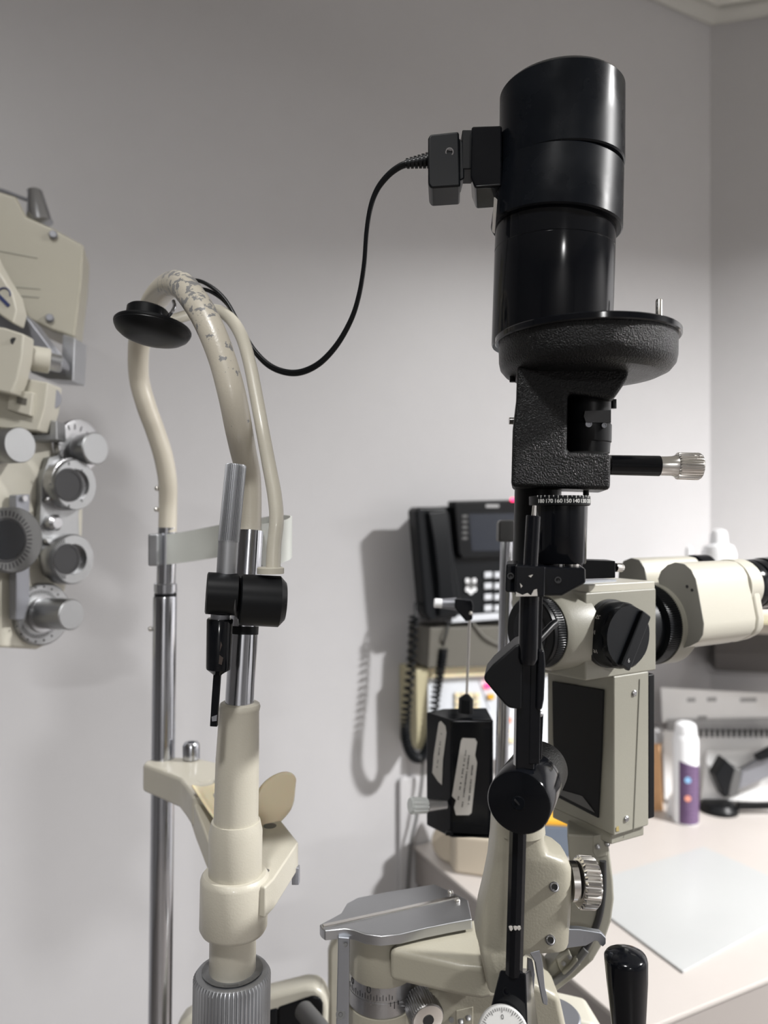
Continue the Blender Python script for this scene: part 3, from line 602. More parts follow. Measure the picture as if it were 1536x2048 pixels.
# objective
O = Vector((.089, .458, EYE-.0685))
q = MB(); q.lathe(O, O+SX, [(0, .016), (-.0002, .0205), (.0006, .0214), (.011, .0218)], n=72); ob = q.build('objective', 'blackflat', ms)
q = MB(); q.lathe(O+SX*.003, O+SX, [(0, .0216), (.0005, .0221, 1), (.006, .0221, 1), (.0062, .0216)], ribs=90, depth=.0004); q.build('focus_ring', 'blackcase', ob)
q = MB(); q.lathe(O-SX*.0005, O+SX, [(0, .0145), (.0008, .0155)], n=48); q.build('lens', 'glass', ob)
q = MB(); q.lathe(O+SX*.010, O+SX, [(0, .0225), (.004, .0245), (.024, .0250)], n=72); q.build('objective_flange', 'scope', ms)
# magnification knob
K = PS(1216, 1266); K -= SN*.001
q = MB(); q.lathe(K, K+SN, [(0, .0212), (.004, .0212), (.0045, .0206), (.0125, .0203), (.014, .0192)], n=72); kb = q.build('magnification_knob', 'blackcase', ms)
q = MB(); q.lathe(K+SN*.0125, K+SN, [(0, .0198, 1), (.004, .0196, 1), (.0048, .0185)], ribs=9, depth=.0012); q.build('knob_face', 'blackcase', kb)
gd = (SX*.52+Vector((0, 0, 1))*.86).normalized(); gx = gd.cross(SN).normalized()
q = MB(); R_ = Matrix((gx, gd, SN)).transposed()
for s_ in (.0048,):
    q.box(K+SN*.0182+gx*s_, (.0088, .037, .0036), R=R_)
q.build('knob_grip', 'blackcase', kb, bevel=.0012)
q = MB(); ctr = K+SN*.0202+gx*.0045-gd*.0135; q.text('6', basis(ctr, SX, Vector((0, 0, 1)), SN, .0035)); q.build('knob_numeral', 'greypaper', kb)
q = MB()
for a_, t in ((172, '10'), (205, '16'), (145, '25')):
    a = math.radians(a_); d = SX*math.cos(a)+Vector((0, 0, math.sin(a))); q.text(t, basis(K+SN*.0085+d*.02065, -SN, Vector((0, 0, 1)) if False else d.cross(SN), d, .0036))
q.build('knob_numeral', 'sticker', kb)
# binocular tube
B0 = Vector((.162, .516, EYE-.0735))
q = MB(); q.lathe(B0, B0+SX, [(.0, .024), (.018, .024), (.0182, .0280, 1), (.0300, .0280, 1), (.0302, .027)], ribs=110, depth=.0005); q.build('swivel_ring', 'blackcase', ms)
q = MB(); q.lathe(B0, B0+SX, [(.030, .0285), (.046, .0290), (.0475, .0280)], n=72); q.build('swivel_collar', 'scope', ms)
Q1 = Vector((.205, .512, EYE)); 
def PQ(x, y, p=Q1): return on(x, y, p, LN)
nh = [(1316, 1176), (1316, 1158), (1322, 1142), (1335, 1130), (1350, 1125), (1368, 1128), (1382, 1140), (1391, 1158), (1397, 1190), (1407, 1248), (1405, 1270), (1396, 1284), (1378, 1293), (1355, 1299), (1345, 1297), (1335, 1240)]
q = MB(); q.prism([PQ(x, y) for x, y in nh], SX*.058); hn = q.build('eyepiece_housing', 'binoc', ms, bevel=.0012)
q = MB(); q.prism([PQ(x, y, Q1-SX*.0004) for x, y in nh[1:]], SX*.0006); q.build('housing_shade_sheet', mat('housing_end_shade', (.20, .195, .175), .5), hn)  # thin sheet on the end face, its shade put into the colour
o = bpy.data.objects
q = MB(); q.prism([PQ(x, y)+SX*.059 for x, y in nh], SX*.010); q.build('housing_cap', 'binoc', hn, bevel=.003)
for x, y in ((1375, 1173), (1385, 1180), (1362, 1284)):
    p = PQ(x, y); q = MB(); q.lathe(p, p+LN, [(-.001, .0011), (.0006, .0011)], n=12); q.build('dot_screw', 'ink', hn)
Q2 = Vector((.190, .560, EYE))
fh = [(1236, 1165), (1238, 1140), (1247, 1122), (1262, 1116), (1278, 1120), (1289, 1136), (1293, 1160), (1293, 1200), (1240, 1200)]
q = MB(); q.prism([PQ(x, y, Q2) for x, y in fh], SX*.066); hf = q.build('eyepiece_housing', 'binoc', ms, bevel=.0012)
q = MB(); q.prism([PQ(x, y, Q2-SX*.0004) for x, y in fh], SX*.0006); q.build('housing_shade_sheet', mat('housing_end_shade', (.20, .195, .175), .5), hf)  # far housing end, darkened by colour to read as turned from the light
e0 = V(1455, 1172, .548)
q = MB(); q.lathe(e0, e0+SX, [(0, .0195), (.014, .0195), (.016, .018)], n=56); en = q.build('eyepiece_collar', 'binoc', ms)
q = MB(); q.lathe(e0+SX*.014, e0+SX, [(0, .0180), (.001, .0186), (.010, .0186), (.0105, .0176), (.013, .0176), (.0135, .0186), (.022, .0190), (.0225, .0180), (.026, .0180), (.027, .0195), (.055, .0205), (.06, .018)], n=64); q.build('eyepiece', 'black', ms)
e1_ = V(1385, 1140, .62)
q = MB(); q.lathe(e1_, e1_+SX, [(0, .0125), (.016, .0125), (.018, .011)], n=48); q.build('eyepiece', 'black', ms)
# support arm
outl = [(1134, 1668), (1216, 1672), (1218, 1700), (1226, 1760), (1228, 1800), (1222, 1845), (1208, 1885), (1186, 1922), (1150, 1955), (1105, 1990), (1060, 2030), (1040, 2010), (1085, 1955), (1120, 1905), (1136, 1860), (1142, 1790), (1138, 1720)]
q = MB(); q.prism([V(x, y, .482) for x, y in outl], (.006, .024, 0)); ma = q.build('support_arm', 'scope', ms, bevel=.0015)
q = MB(); q.tube([V(x, y, .4805) for x, y in ((1206, 1722), (1206, 1780), (1199, 1830), (1184, 1872), (1162, 1910))], .0021, n=14); q.build('cable_channel', 'ink', ma)
q = MB(); q.tube([V(x, y, .478) for x, y in ((1172, 1900), (1140, 1938), (1105, 1966), (1070, 1985), (1045, 2005))], .0022, n=14); q.build('cable', 'greypl', ma)
q = MB(); q.prism([V(x, y, .4785) for x, y in ((1113, 1920), (1139, 1902), (1146, 1918), (1162, 1930), (1134, 1958), (1120, 1940))], (0, .004, 0)); ccp = q.build('cable_clip', 'scope', ma, bevel=.0008)
q = MB(); q.prism([V(x, y, .476) for x, y in ((1138, 1934), (1154, 1915), (1160, 1922), (1140, 1950), (1128, 1955), (1124, 1946))], (0, .004, 0)); q.build('clip_saddle', 'scope', ccp, bevel=.0012)
for x, y in ((1127, 1927), (1139, 1914)):
    q = MB(); q.lathe(V(x, y, .4783), V(x, y, .3), [(-.001, .0014), (.0006, .0014), (.0008, .001)], n=16); q.build('screw', 'steel', ccp)
q = MB(); q.prism([V(x, y, .4815) for x, y in ((1186, 1672), (1214, 1668), (1214, 1712), (1192, 1716), (1186, 1705))], (0, .002, 0)); q.build('arm_bracket', 'scope', ma, bevel=.0006)
for x, y in ((1196, 1694), (1215, 1688)):
    q = MB(); q.lathe(V(x, y, .480), V(x, y, .3), [(-.002, .0016), (.0002, .0016), (.0006, .001)], n=16); q.build('screw', 'steel', ma)

# ------------------------------------------------------------------ applanation tonometer on its rod
tn = thing('tonometer', 'black boxy tonometer with two silver stickers hanging on a chrome rod', 'tonometer', V(1000, 1690, .60))
Zt = .60
TS = Vector((.93, .36, 0)).normalized(); TNv = Vector((.36, -.93, 0)).normalized()
tcn = V(896, 1550, Zt)                                        # near vertical edge
def PT(x, y, off=0): return on(x, y, tcn+TNv*off, TNv)
TLn = -TS
def PTL(x, y, off=0): return on(x, y, tcn+TLn*off, TLn)
TSd = Vector((1.0, .02, 0)).normalized(); TNv = Vector((.02, -1, 0)).normalized()
TLn = Vector((-.80, -.60, 0)).normalized(); TLd = Vector((-.60, .80, 0)).normalized()
p0 = V(902, 1440, Zt); p1 = V(987, 1440, Zt); pL = p0+TLd*.031
q = MB(); hB = V(902, 1676, Zt).z
q.prism([Vector((p.x, p.y, p0.z)) for p in (p0, p1, p1+Vector((0, .04, 0)), pL+Vector((.015, .012, 0)), pL)], (0, 0, hB-p0.z))
tb = q.build('case', 'black', tn, bevel=.0015)
def sticker(pts, f, v, nm, rows):
    q = MB(); q.prism([f(x, y) for x, y in pts], v*.0003); st = q.build('sticker', 'sticker', tn)
    q = MB()
    for (xa, ya), (xb, yb) in rows:
        n_ = int(max(abs(yb-ya), 10)/4)
        for k in range(n_):
            if random.random() < .22: continue
            a = (k+.15)/n_; b = (k+.15+random.uniform(.4, .8))/n_
            q.strip([f(xa+(xb-xa)*a, ya+(yb-ya)*a)+v*.0004, f(xa+(xb-xa)*b, ya+(yb-ya)*b)+v*.0004], .0005, .0001, upv=v.cross(Vector((0, 0, 1))), sub=1)
    q.build('small_print', 'ink', st)
fT = lambda x, y: on(x, y, p0+TNv*.0004, TNv)
fL = lambda x, y: on(x, y, p0+TLn*.0004, TLn)
sticker([(922, 1481), (925, 1476), (950, 1477), (954, 1484), (950, 1510), (954, 1525), (943, 1625), (938, 1630), (912, 1630), (908, 1615), (912, 1600), (904, 1592), (906, 1580)], fT, TNv, 's', [((932, 1500), (916, 1600)), ((938, 1510), (924, 1615)), ((945, 1530), (936, 1618))])
sticker([(878, 1445), (882, 1442), (891, 1452), (893, 1465), (886, 1520), (884, 1570), (876, 1562), (865, 1545), (868, 1510)], fL, TLn, 's', [((884, 1462), (874, 1540))])
q = MB(); q.turn([(931, 1425, 15), (932, 1398, 15), (934, 1388, 4)], .612, n=10); q.build('rod_socket', 'blackflat', tn, angle=25)
q = MB(); q.turn([(933, 1400, 2.6), (940, 1215, 2.6)], .612, n=12); q.build('feeler_arm', 'bright', tn)
q = MB(); q.prism([V(x, y, .607) for x, y in ((910, 1198), (944, 1201), (947, 1212), (945, 1240), (932, 1243), (916, 1225), (909, 1215))], (0, .012, 0)); q.build('prism_holder', 'black', tn, bevel=.001)
q = MB(); q.ball(V(941, 1226, .605), .0016, 12); q.build('screw', 'bright', tn)
q = MB(); q.turn([(912, 1208, 13), (884, 1207, 9.5)], .613, n=32); q.build('prism_cone', 'greymetal', tn)
q = MB(); q.turn([(884, 1207, 9.5), (870, 1206, 9.5), (868, 1206, 8)], .613, n=32); q.build('prism_tip', 'whitepl', tn)
q = MB(); q.turn([(892, 1609, 9, .60), (855, 1611, 12, .595)], .60, n=24); q.build('drum_shaft', 'steel', tn)
q = MB(); q.turn([(853, 1611, 15, .595), (824, 1611, 17, .59), (820, 1611, 14, .59)], .60, ribs=12, ribset=(0, 1), depth=.0008); q.build('drum_knob', 'acrylic', tn)
q = MB(); q.turn([(1013, 1080, 12), (1000, 1690, 13), (993, 2010, 13)], .585, n=28); q.build('hanging_rod', 'chrome', tn)
q = MB(); q.prism([V(x, y, .578) for x, y in ((998, 1045), (1003, 1040), (1030, 1040), (1030, 1084), (997, 1084))], (0, .014, 0)); q.build('rod_cap', mat('grey_cap', (.045, .045, .045), .4), tn, bevel=.002)
q = MB(); q.prism([V(x, y, .60) for x, y in ((890, 1672), (985, 1678), (1002, 1684), (1002, 1676), (985, 1668), (895, 1662))], (0, .03, 0)); q.build('case_foot', 'blackflat', tn, bevel=.001)

# ------------------------------------------------------------------ phoropter
ph = thing('phoropter', 'cream phoropter head with silver lens dials hanging at the left side', 'phoropter', V(60, 1290, .70))
FN = Vector((.28, -.96, 0)).normalized(); pA = V(100, 560, .74)
def A_(x, y, off=0): return on(x, y, pA+FN*off, FN)
hsg_ = [(-140, 330), (0, 383), (32, 392), (52, 432), (105, 455), (168, 490), (164, 560), (150, 676), (105, 662), (55, 638), (30, 600), (-140, 560)]
q = MB(); q.prism([A_(x, y) for x, y in hsg_], -FN*.06); uh = q.build('bracket_housing', 'cream', ph, bevel=.003)
for (xa, ya, xb, yb) in ((-60, 490, 75, 515), (20, 572, 80, 577), (25, 589, 78, 594)):
    q = MB(); q.strip([A_(xa, ya, .0002), A_(xb, yb, .0002)], .0008, .0006, sub=1); q.build('housing_rib', mat('rib_enamel', (.36, .35, .29), .5), uh)  # thin strips in nearly the housing's own cream
for x, y in ((107, 471), (100, 637)):
    c = A_(x, y); q = MB(); q.lathe(c, c+FN, [(-.001, .0040), (.003, .0040), (.005, .0030)], n=24); q.build('cap_screw', 'greymetal', uh)
q = MB(); q.turn([(66, 380, 6, .77), (67, 381, 13, .77), (70, 384, 14, .77), (78, 440, 24, .77), (80, 446, 25, .77)], .77, n=36); q.build('chrome_cone', 'chrome', ph)
q = MB(); q.tube([V(-30, 370, .77), V(10, 383, .77), (V(60, 402, .77))], .002, sub=1, n=10); q.build('linkage_rod', 'greymetal', ph)
q = MB(); q.prism([V(x, y, .735) for x, y in ((125, 668), (150, 676), (146, 762), (92, 758), (60, 745), (62, 735), (122, 742))], (0, .03, 0)); q.build('drop_bracket', 'alu', ph, bevel=.001)
q = MB(); q.prism([V(x, y, .70) for x, y in ((-60, 570), (30, 615), (60, 640), (122, 722), (122, 735), (60, 720), (-60, 660))], (0, .02, 0)); q.build('level_arm', 'greymetal', ph, bevel=.002)
q = MB(); q.prism([V(x, y, .665) for x, y in ((-60, 430), (0, 545), (25, 585), (34, 620), (27, 648), (0, 630), (-60, 560))], (0, .02, 0)); lg = q.build('name_plate', 'binoc', ph, bevel=.002)
q = MB(); cLg = V(8, 588, .6645)
pts_ = [cLg+Vector((.0055*math.cos(t), 0, .0055*math.sin(t))) for t in [PI*1.15*i/14-.3 for i in range(15)]]
q.tube(pts_, .0007, n=8, sub=1)
q.strip([V(-6, 588, .6645), V(18, 612, .6645)], .0016, .0003, sub=1); q.build('logo', 'navy', lg)
q = MB(); q.turn([(-30, 700, 25, .665), (98, 722, 25, .69), (100, 722, 22, .69)], .68, n=32); q.build('level_tube', 'binoc', ph)
q = MB(); q.turn([(98, 723, 18, .69), (122, 728, 17, .695), (124, 728, 14, .695)], .69, n=24); q.build('tube_tip', 'alu', ph)
q = MB(); q.prism([V(x, y, .650) for x, y in ((-60, 645), (8, 655), (48, 668), (44, 715), (34, 760), (22, 788), (-60, 770))], (0, .02, 0)); hg = q.build('hinge_cover', 'binoc', ph, bevel=.002)
q = MB(); q.lathe(V(28, 682, .650), V(28, 682, .5), [(-.001, .0030), (.0003, .0030)], n=20); q.build('hole', 'ink', hg)
q = MB(); q.prism([V(x, y, .672) for x, y in ((-60, 750), (30, 752), (96, 765), (90, 815), (76, 862), (-60, 850))], (0, .03, 0)); sb = q.build('suspension_block', 'binoc', ph, bevel=.0015)
q = MB(); q.prism([V(x, y, .666) for x, y in ((20, 778), (66, 785), (60, 832), (12, 818))], (0, .008, 0)); wf = q.build('level_window_frame', 'binoc', sb, bevel=.0012)
q = MB(); q.prism([V(x, y, .6655) for x, y in ((34, 793), (54, 797), (52, 810), (33, 806))], (0, .001, 0)); q.build('level_window', 'shelfdark', wf)
q = MB(); q.turn([(84, 795, 24, .70), (100, 797, 24, .69), (104, 797, 20, .688)], .70, n=32); q.build('rear_knob', 'greymetal', ph)
# battery body of lens dials, turned towards the right
PN = Vector((.88, -.475, 0)).normalized(); PD = Vector((.475, .88, 0)); pB = V(100, 1000, .70)
def B_(x, y, off=0): return on(x, y, pB+PN*off, PN)
bd_ = [(-110, 850), (0, 858), (70, 862), (104, 872), (110, 905), (150, 925), (168, 1000), (165, 1090), (140, 1140), (128, 1200), (112, 1262), (98, 1288), (75, 1299), (-110, 1290)]
q = MB(); q.prism([B_(x, y, -.012) for x, y in bd_], -PN*.03); pb = q.build('battery_body', 'binoc', ph, bevel=.003)
def dial(name, x, y, off, prof, m, ribs=None, parent=ph, n=56, depth=.0004):
    c = B_(x, y, off); q = MB(); q.lathe(c, c+PN, prof, n=n, ribs=ribs, depth=depth); return q.build(name, m, parent)
def marks(parent, x, y, off, r0, r1, cnt, wd=.0003, a0=0, a1=360):
    c = B_(x, y, off); q = MB()
    for i in range(cnt):
        a = math.radians(a0+(a1-a0)*i/cnt); d = PD*math.cos(a)+Vector((0, 0, math.sin(a)))
        q.strip([c+d*r0, c+d*r1], wd, .00015, upv=PN.cross(d), sub=1)
    return q.build('dial_marks', 'ink', parent)
# sphere dial top right
d_ = dial('power_dial', 150, 892, -.010, [(0, .0250), (.006, .0256), (.008, .0250), (.0085, .022)], 'steel'); marks(d_, 150, 892, -.0012, .016, .021, 16, .0005)
dial('dial_knob', 158, 895, -.004, [(0, .0125), (.016, .0125)], 'dialalu'); dial('dial_knob', 172, 898, .006, [(0, .0150), (.013, .0155), (.014, .0145)], 'dialalu')
# two cylinder lens rings on a pear shaped plate
q = MB(); q.prism([B_(x, y, -.004) for x, y in ((98, 915), (125, 908), (150, 915), (165, 970), (158, 1030), (160, 1090), (150, 1150), (120, 1165), (95, 1150), (84, 1100), (80, 1040), (84, 960))], -PN*.008); q.build('lens_plate', 'dialalu', ph, bevel=.001)
dial('lens_ring', 130, 968, -.004, [(0, .0245), (.012, .0245), (.0122, .0238)], 'steel')
l1 = dial('lens_ring', 138, 970, .002, [(0, .0242), (.008, .0242), (.010, .0232), (.0102, .0150), (.004, .0148)], 'dialalu'); marks(l1, 138, 970, .0123, .0185, .0215, 8, .0006)
dial('lens', 138, 970, .0066, [(0, .0150), (.0002, .0150)], 'steel', parent=l1); 
c = B_(138, 970, .0124); q = MB(); q.lathe(c, c+PN, [(0, .0158), (.0006, .0158), (.0007, .0128), (-.003, .0128)], n=48); q.build('lens_rim', 'ink', l1)
dial('lens_ring', 126, 1118, -.004, [(0, .0240), (.010, .0240), (.0102, .0232)], 'steel')
l2 = dial('lens_ring', 134, 1118, .002, [(0, .0238), (.008, .0238), (.010, .0225), (.0102, .0145), (.004, .014)], 'dialalu'); marks(l2, 134, 1118, .0123, .0150, .0190, 26, .0003, 100, 270)
c = B_(134, 1118, .0123); q = MB(); q.lathe(c, c+PN, [(0, .0145), (.0004, .0145), (.0005, .0120), (-.003, .0118)], n=48); q.build('lens_rim', 'ink', l2)
dial('lens', 134, 1118, .0100, [(0, .0120), (.0002, .0120)], 'glass', parent=l2)
for x, y in ((93, 1000), (92, 1082), (150, 930), (112, 1035)): dial('cap_screw', x, y, -.003, [(0, .0028), (.004, .0028), (.005, .002)], 'steel', n=16)
dial('flip_knob', 100, 1046, -.004, [(0, .0075), (.008, .0075), (.011, .005)], 'steel')
# lower cylinder power knob with engraved dial
d3 = dial('power_dial', 80, 1228, -.012, [(0, .0290), (.006, .0290), (.0072, .0275)], 'dialalu'); marks(d3, 80, 1228, -.0046, .0190, .0225, 60, .0003); marks(d3, 80, 1228, -.0046, .0245, .0262, 18, .0008)
dial('knob_seat', 84, 1228, -.006, [(0, .0170), (.004, .0165)], 'steel')
dial('knob_barrel', 90, 1226, -.002, [(0, .0142), (.020, .0142), (.0202, .0132), (.0215, .0132)], 'dialalu')
dial('knob_barrel', 118, 1227, .018, [(0, .0140), (.0165, .0140), (.0175, .0130)], 'dialalu')
# viewing aperture at the frame edge and upper knob
l3 = dial('aperture_ring', 12, 1080, .010, [(0, .0285), (.010, .0285), (.0115, .0270), (.0117, .0180)], 'greypl'); marks(l3, 12, 1080, .0218, .0205, .0250, 40, .0005)
c = B_(12, 1080, .0215); q = MB(); q.lathe(c, c+PN, [(0, .0190), (.0008, .0190), (.0009, .0170), (-.005, .0170)], n=48); q.build('aperture_rim', 'ink', l3)
dial('aperture', 12, 1080, .0219, [(0, .0172), (.0003, .0172)], 'glass', parent=l3)
q = MB(); q.prism([B_(x, y, .002) for x, y in ((32, 990), (60, 988), (60, 1200), (48, 1240), (32, 1240))], -PN*.01); q.build('aperture_slide', 'greymetal', ph, bevel=.001)
dial('cap_screw', 48, 997, .004, [(0, .0026), (.002, .0026)], 'steel', n=16)
dial('strong_sphere_knob', 0, 893, -.010, [(0, .0155), (.027, .0155), (.028, .0148)], 'dialalu')
q = MB(); q.prism([V(x, y, .69) for x, y in ((60, 868), (98, 868), (100, 840), (113, 842), (114, 880), (60, 882))], (0, .02, 0)); q.build('support_bracket', 'dialalu', ph, bevel=.001)

# ------------------------------------------------------------------ cream framed unit under the chin rest
eu = thing('instrument_cradle', 'cream rounded cradle with a black recess under the chin rest', 'cradle', V(500, 2250, .62))
q = MB(); q.prism([V(x, y, .60) for x, y in ((345, 2100), (350, 2062), (362, 2044), (385, 2030), (610, 1974), (632, 1975), (648, 1988), (656, 2012), (652, 2160), (345, 2180))], (0, .02, 0)); q.build('cradle_frame', 'binoc', eu, bevel=.006, seg=4)
q = MB(); q.prism([V(x, y, .5985) for x, y in ((555, 2016), (626, 1992), (640, 1996), (646, 2008), (643, 2140), (555, 2140))], (0, .004, 0)); q.build('cradle_recess', 'blackflat', eu, bevel=.002)
q = MB(); q.prism([V(x, y, .5988) for x, y in ((400, 2060), (556, 2016), (556, 2140), (400, 2140))], (0, .004, 0)); q.build('cradle_lining', 'blackcase', eu, bevel=.002)
q = MB(); q.turn([(608, 2022, 19, .585), (640, 2060, 20, .56), (670, 2110, 22, .53)], .58, n=28); q.build('cradle_handle', 'greypl', eu)
lc = thing('lens_cabinet', 'pale grey cream upright panel behind the silver stop bar', 'cabinet', V(672, 2250, .66))
q = MB(); q.prism([V(x, y, .64) for x, y in ((655, 1905), (660, 1890), (672, 1876), (690, 1872), (800, 1872), (800, 2200), (655, 2200))], (0, .012, 0)); q.build('cabinet_body', 'binoc', lc, bevel=.004)

# ------------------------------------------------------------------ desk
DT = EYE-.55
k0 = W0.copy()
sd_ = N                                      # away from the back wall
bl = G(825, 1690, DT); bl.z = 0
fl_ = bl+Vector((.478, -1, 0)).normalized()*.515
P_a = W0+U*.0+N*.004; 
dk = thing('desk', 'white laminate counter with a taupe side in the back corner', 'desk', (bl.x+.2, bl.y-.2, 0))
inner_c = Apt+N*.006-U*.006
dp_ = [bl+N*.004, fl_, fl_+U*1.25, Vector((1.5, 1.36, 0)), Apt+Nr*.006+N*.004]
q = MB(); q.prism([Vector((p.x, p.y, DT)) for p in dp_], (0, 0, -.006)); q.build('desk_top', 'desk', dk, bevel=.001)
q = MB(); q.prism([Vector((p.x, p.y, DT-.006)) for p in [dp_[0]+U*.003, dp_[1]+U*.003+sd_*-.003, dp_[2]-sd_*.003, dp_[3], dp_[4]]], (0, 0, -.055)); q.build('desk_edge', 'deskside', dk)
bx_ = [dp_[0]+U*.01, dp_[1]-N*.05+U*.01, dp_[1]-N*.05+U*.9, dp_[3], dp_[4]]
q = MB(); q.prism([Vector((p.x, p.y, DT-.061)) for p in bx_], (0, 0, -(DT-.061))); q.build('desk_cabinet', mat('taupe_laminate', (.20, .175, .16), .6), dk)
# frosted glass pad
gp = [G(x, y, DT+.003) for x, y in ((1195, 1752), (1407, 1694), (1620, 1790), (1365, 1944), (1222, 1850), (1150, 1800))]
gp = [G(1407, 1693, DT+.003), G(1640, 1795, DT+.003), G(1366, 1943, DT+.003), G(1140, 1775, DT+.003)]
q = MB(); q.prism(gp, (0, 0, -.003)); o = q.build('glass_pad', 'glasspad', None, bevel=.001); tag(o, 'frosted pale grey glass pad lying on the white counter', 'glass pad')
# spray can
cn = thing('spray_can', 'white spray can with a purple label standing on the counter', 'spray can', G(1371, 1643, DT))
cb_ = G(1371, 1643, DT)
q = MB(); q.lathe(cb_, cb_+Vector((0, 0, 1)), [(0, .0205), (.001, .0222), (.004, .0225), (.150, .0225), (.157, .0205), (.160, .019)], n=48); q.build('can_body', 'whitepl', cn)
q = MB(); q.lathe(cb_+Vector((0, 0, .158)), cb_+Vector((0, 0, 1)), [(0, .0188), (.014, .0188), (.020, .017), (.024, .011), (.0245, .003)], n=40); q.build('cap', 'whitepl', cn)
# label as wrapped patch
def wrap(c, r, z0, z1, a0, a1, m, name, parent, slope=0):
    q = MB(); n_ = 24; vs = []
    for i in range(n_+1):
        a = math.radians(a0+(a1-a0)*i/n_); d = Vector((math.sin(a), -math.cos(a), 0))
        vs.append([q.bm.verts.new(c+d*rr+Vector((0, 0, z))) for rr, z in ((r, z0), (r, z1-slope*i/n_), (r-.0006, z1-slope*i/n_), (r-.0006, z0))])
    for i in range(n_):
        for j in range(4): q.bm.faces.new((vs[i][j], vs[i+1][j], vs[i+1][(j+1) % 4], vs[i][(j+1) % 4]))
    q.bm.faces.new(vs[0]); q.bm.faces.new(list(reversed(vs[-1]))); return q.build(name, m, parent)
lb_ = wrap(cb_, .0229, .003, .116, -50, 75, 'purple', 'label_wrap', cn, .014)
for k in range(14): wrap(cb_, .0231, .008+k*.0075, .0095+k*.0075, -15+random.uniform(-4, 4), 45+random.uniform(-8, 8), mat('label_print', (.24, .17, .27), .5), 'label_print', lb_)
for z_, m_ in ((.083, 'bluemark'), (.050, 'orangemark')):
    a = math.radians(-12); d = Vector((math.sin(a), -math.cos(a), 0)); c = cb_+d*.0228+Vector((0, 0, z_)); q = MB(); q.lathe(c, c+d, [(0, .0055), (.0006, .0055)], n=20); q.build('label_spot', m_, lb_)
# wooden sticks in steel topped jar
jw = thing('stick_bundle', 'bundle of tan wooden sticks with a steel band standing behind the spray can', 'wooden sticks', G(1310, 1622, DT))
jb = G(1308, 1618, DT)
for k in range(14):
    a = random.uniform(0, 2*PI); r_ = random.uniform(0, .013); q = MB()
    q.tube([jb+Vector((r_*math.cos(a), r_*math.sin(a), 0)), jb+Vector((r_*.8*math.cos(a)-.003, r_*.8*math.sin(a), .135))], .0038, n=10, sub=1); q.build('stick', 'wood', jw)
q = MB(); q.lathe(jb+Vector((-.003, 0, .13)), jb+Vector((-.003, 0, 9)), [(0, .019), (.002, .020), (.022, .020), (.028, .014)], n=32); q.build('steel_cap', 'steel', jw)
q = MB(); c = G(1345, 1630, DT); q.lathe(c, c+Vector((0, 0, 1)), [(0, .010), (.002, .011), (.024, .009), (.032, .007)], n=20); o = q.build('tissue_wad', 'whitepl', None); tag(o, 'small crumpled white cup at the foot of the wooden sticks', 'cup')
# calendar, sheets, card, on the right wall
cal = thing('wall_planner', 'white spiral bound planner standing against the wall under the shelf', 'planner', G(1440, 1595, DT))
zc_ = 1.46
def card(pts, z, m, name, par, th=.002, bev=.0005):
    q = MB(); q.prism([V(x, y, z) for x, y in pts], (0, th, 0)); return q.build(name, m, par, bevel=bev)
card([(1322, 1375), (1560, 1388), (1560, 1440), (1325, 1445)], zc_, 'paper', 'planner_page', cal)
card([(1335, 1440), (1560, 1436), (1560, 1465), (1400, 1462), (1335, 1462)], zc_-.004, 'greypaper', 'planner_photo', cal)
card([(1325, 1460), (1560, 1458), (1560, 1620), (1330, 1600)], zc_-.002, 'paper', 'planner_page', cal)
for k in range(18):
    x = 1402+k*11; q = MB(); q.strip([V(x, 1459, zc_-.012), V(x, 1474, zc_-.012)], .0024, .0015, upv=(1, 0, 0), sub=1); q.build('spiral_loop', 'ink', cal)
for x, y, w_ in ((1383, 1400, 8), (1424, 1399, 9), (1497, 1400, 16), (1405, 1436, 9)):
    card([(x-w_, y-3), (x+w_, y-4), (x+w_, y+4), (x-w_, y+4)], zc_-.002, 'greypaper', 'planner_note', cal)
fr = thing('leaning_card', 'pale pink white card leaning against the spiral planner', 'card', G(1440, 1605, DT))
card([(1415, 1504), (1500, 1500), (1560, 1500), (1560, 1606), (1402, 1598)], 1.43, 'paper', 'card_sheet', fr, .003)
tl = thing('desk_lamp', 'black pointed lamp head on a grey arm over a round black foot', 'lamp', G(1440, 1618, DT))
card([(1450, 1517), (1466, 1533), (1472, 1538), (1455, 1596), (1448, 1596), (1430, 1552)], 1.385, 'blackcase', 'lamp_head', tl, .03, .004)
card([(1466, 1533), (1484, 1540), (1478, 1590), (1456, 1597)], 1.388, 'greypl', 'head_shade', tl, .03, .003)
card([(1484, 1540), (1560, 1490), (1560, 1545), (1476, 1582)], 1.40, 'greymetal', 'lamp_arm', tl, .012, .003)
card([(1515, 1515), (1560, 1490), (1560, 1510), (1520, 1524)], 1.38, 'blackcase', 'lamp_arm_joint', tl, .02, .003)
c = G(1438, 1622, DT); q = MB(); q.lathe(c, c+Vector((0, 0, 1)), [(0, .034), (.008, .034), (.016, .028), (.018, .020)], n=48); q.build('lamp_foot', 'blackflat', tl)
q = MB(); q.strip([V(1475, 1612, 1.40), V(1560, 1610, 1.40)], .006, .004, sub=1); q.build('lamp_rail', 'blackflat', tl)
tr = thing('storage_tray', 'small slate blue tray with an amber strip behind the microscope arm', 'tray', G(1118, 1705, DT))
q = MB(); ta, tb2 = G(1085, 1712, DT), G(1150, 1716, DT); q.prism([ta, tb2, tb2+Vector((-.01, .05, 0)), ta+Vector((-.01, .05, 0))], (0, 0, .050)); q.build('tray_body', mat('slate_blue', (.13, .16, .21), .5), tr, bevel=.003)
q = MB(); q.prism([p+Vector((0, 0, .0505)) for p in (ta, tb2, tb2+Vector((-.01, .05, 0)), ta+Vector((-.01, .05, 0)))], (0, 0, .010)); q.build('amber_strip', 'amber', tr, bevel=.002)
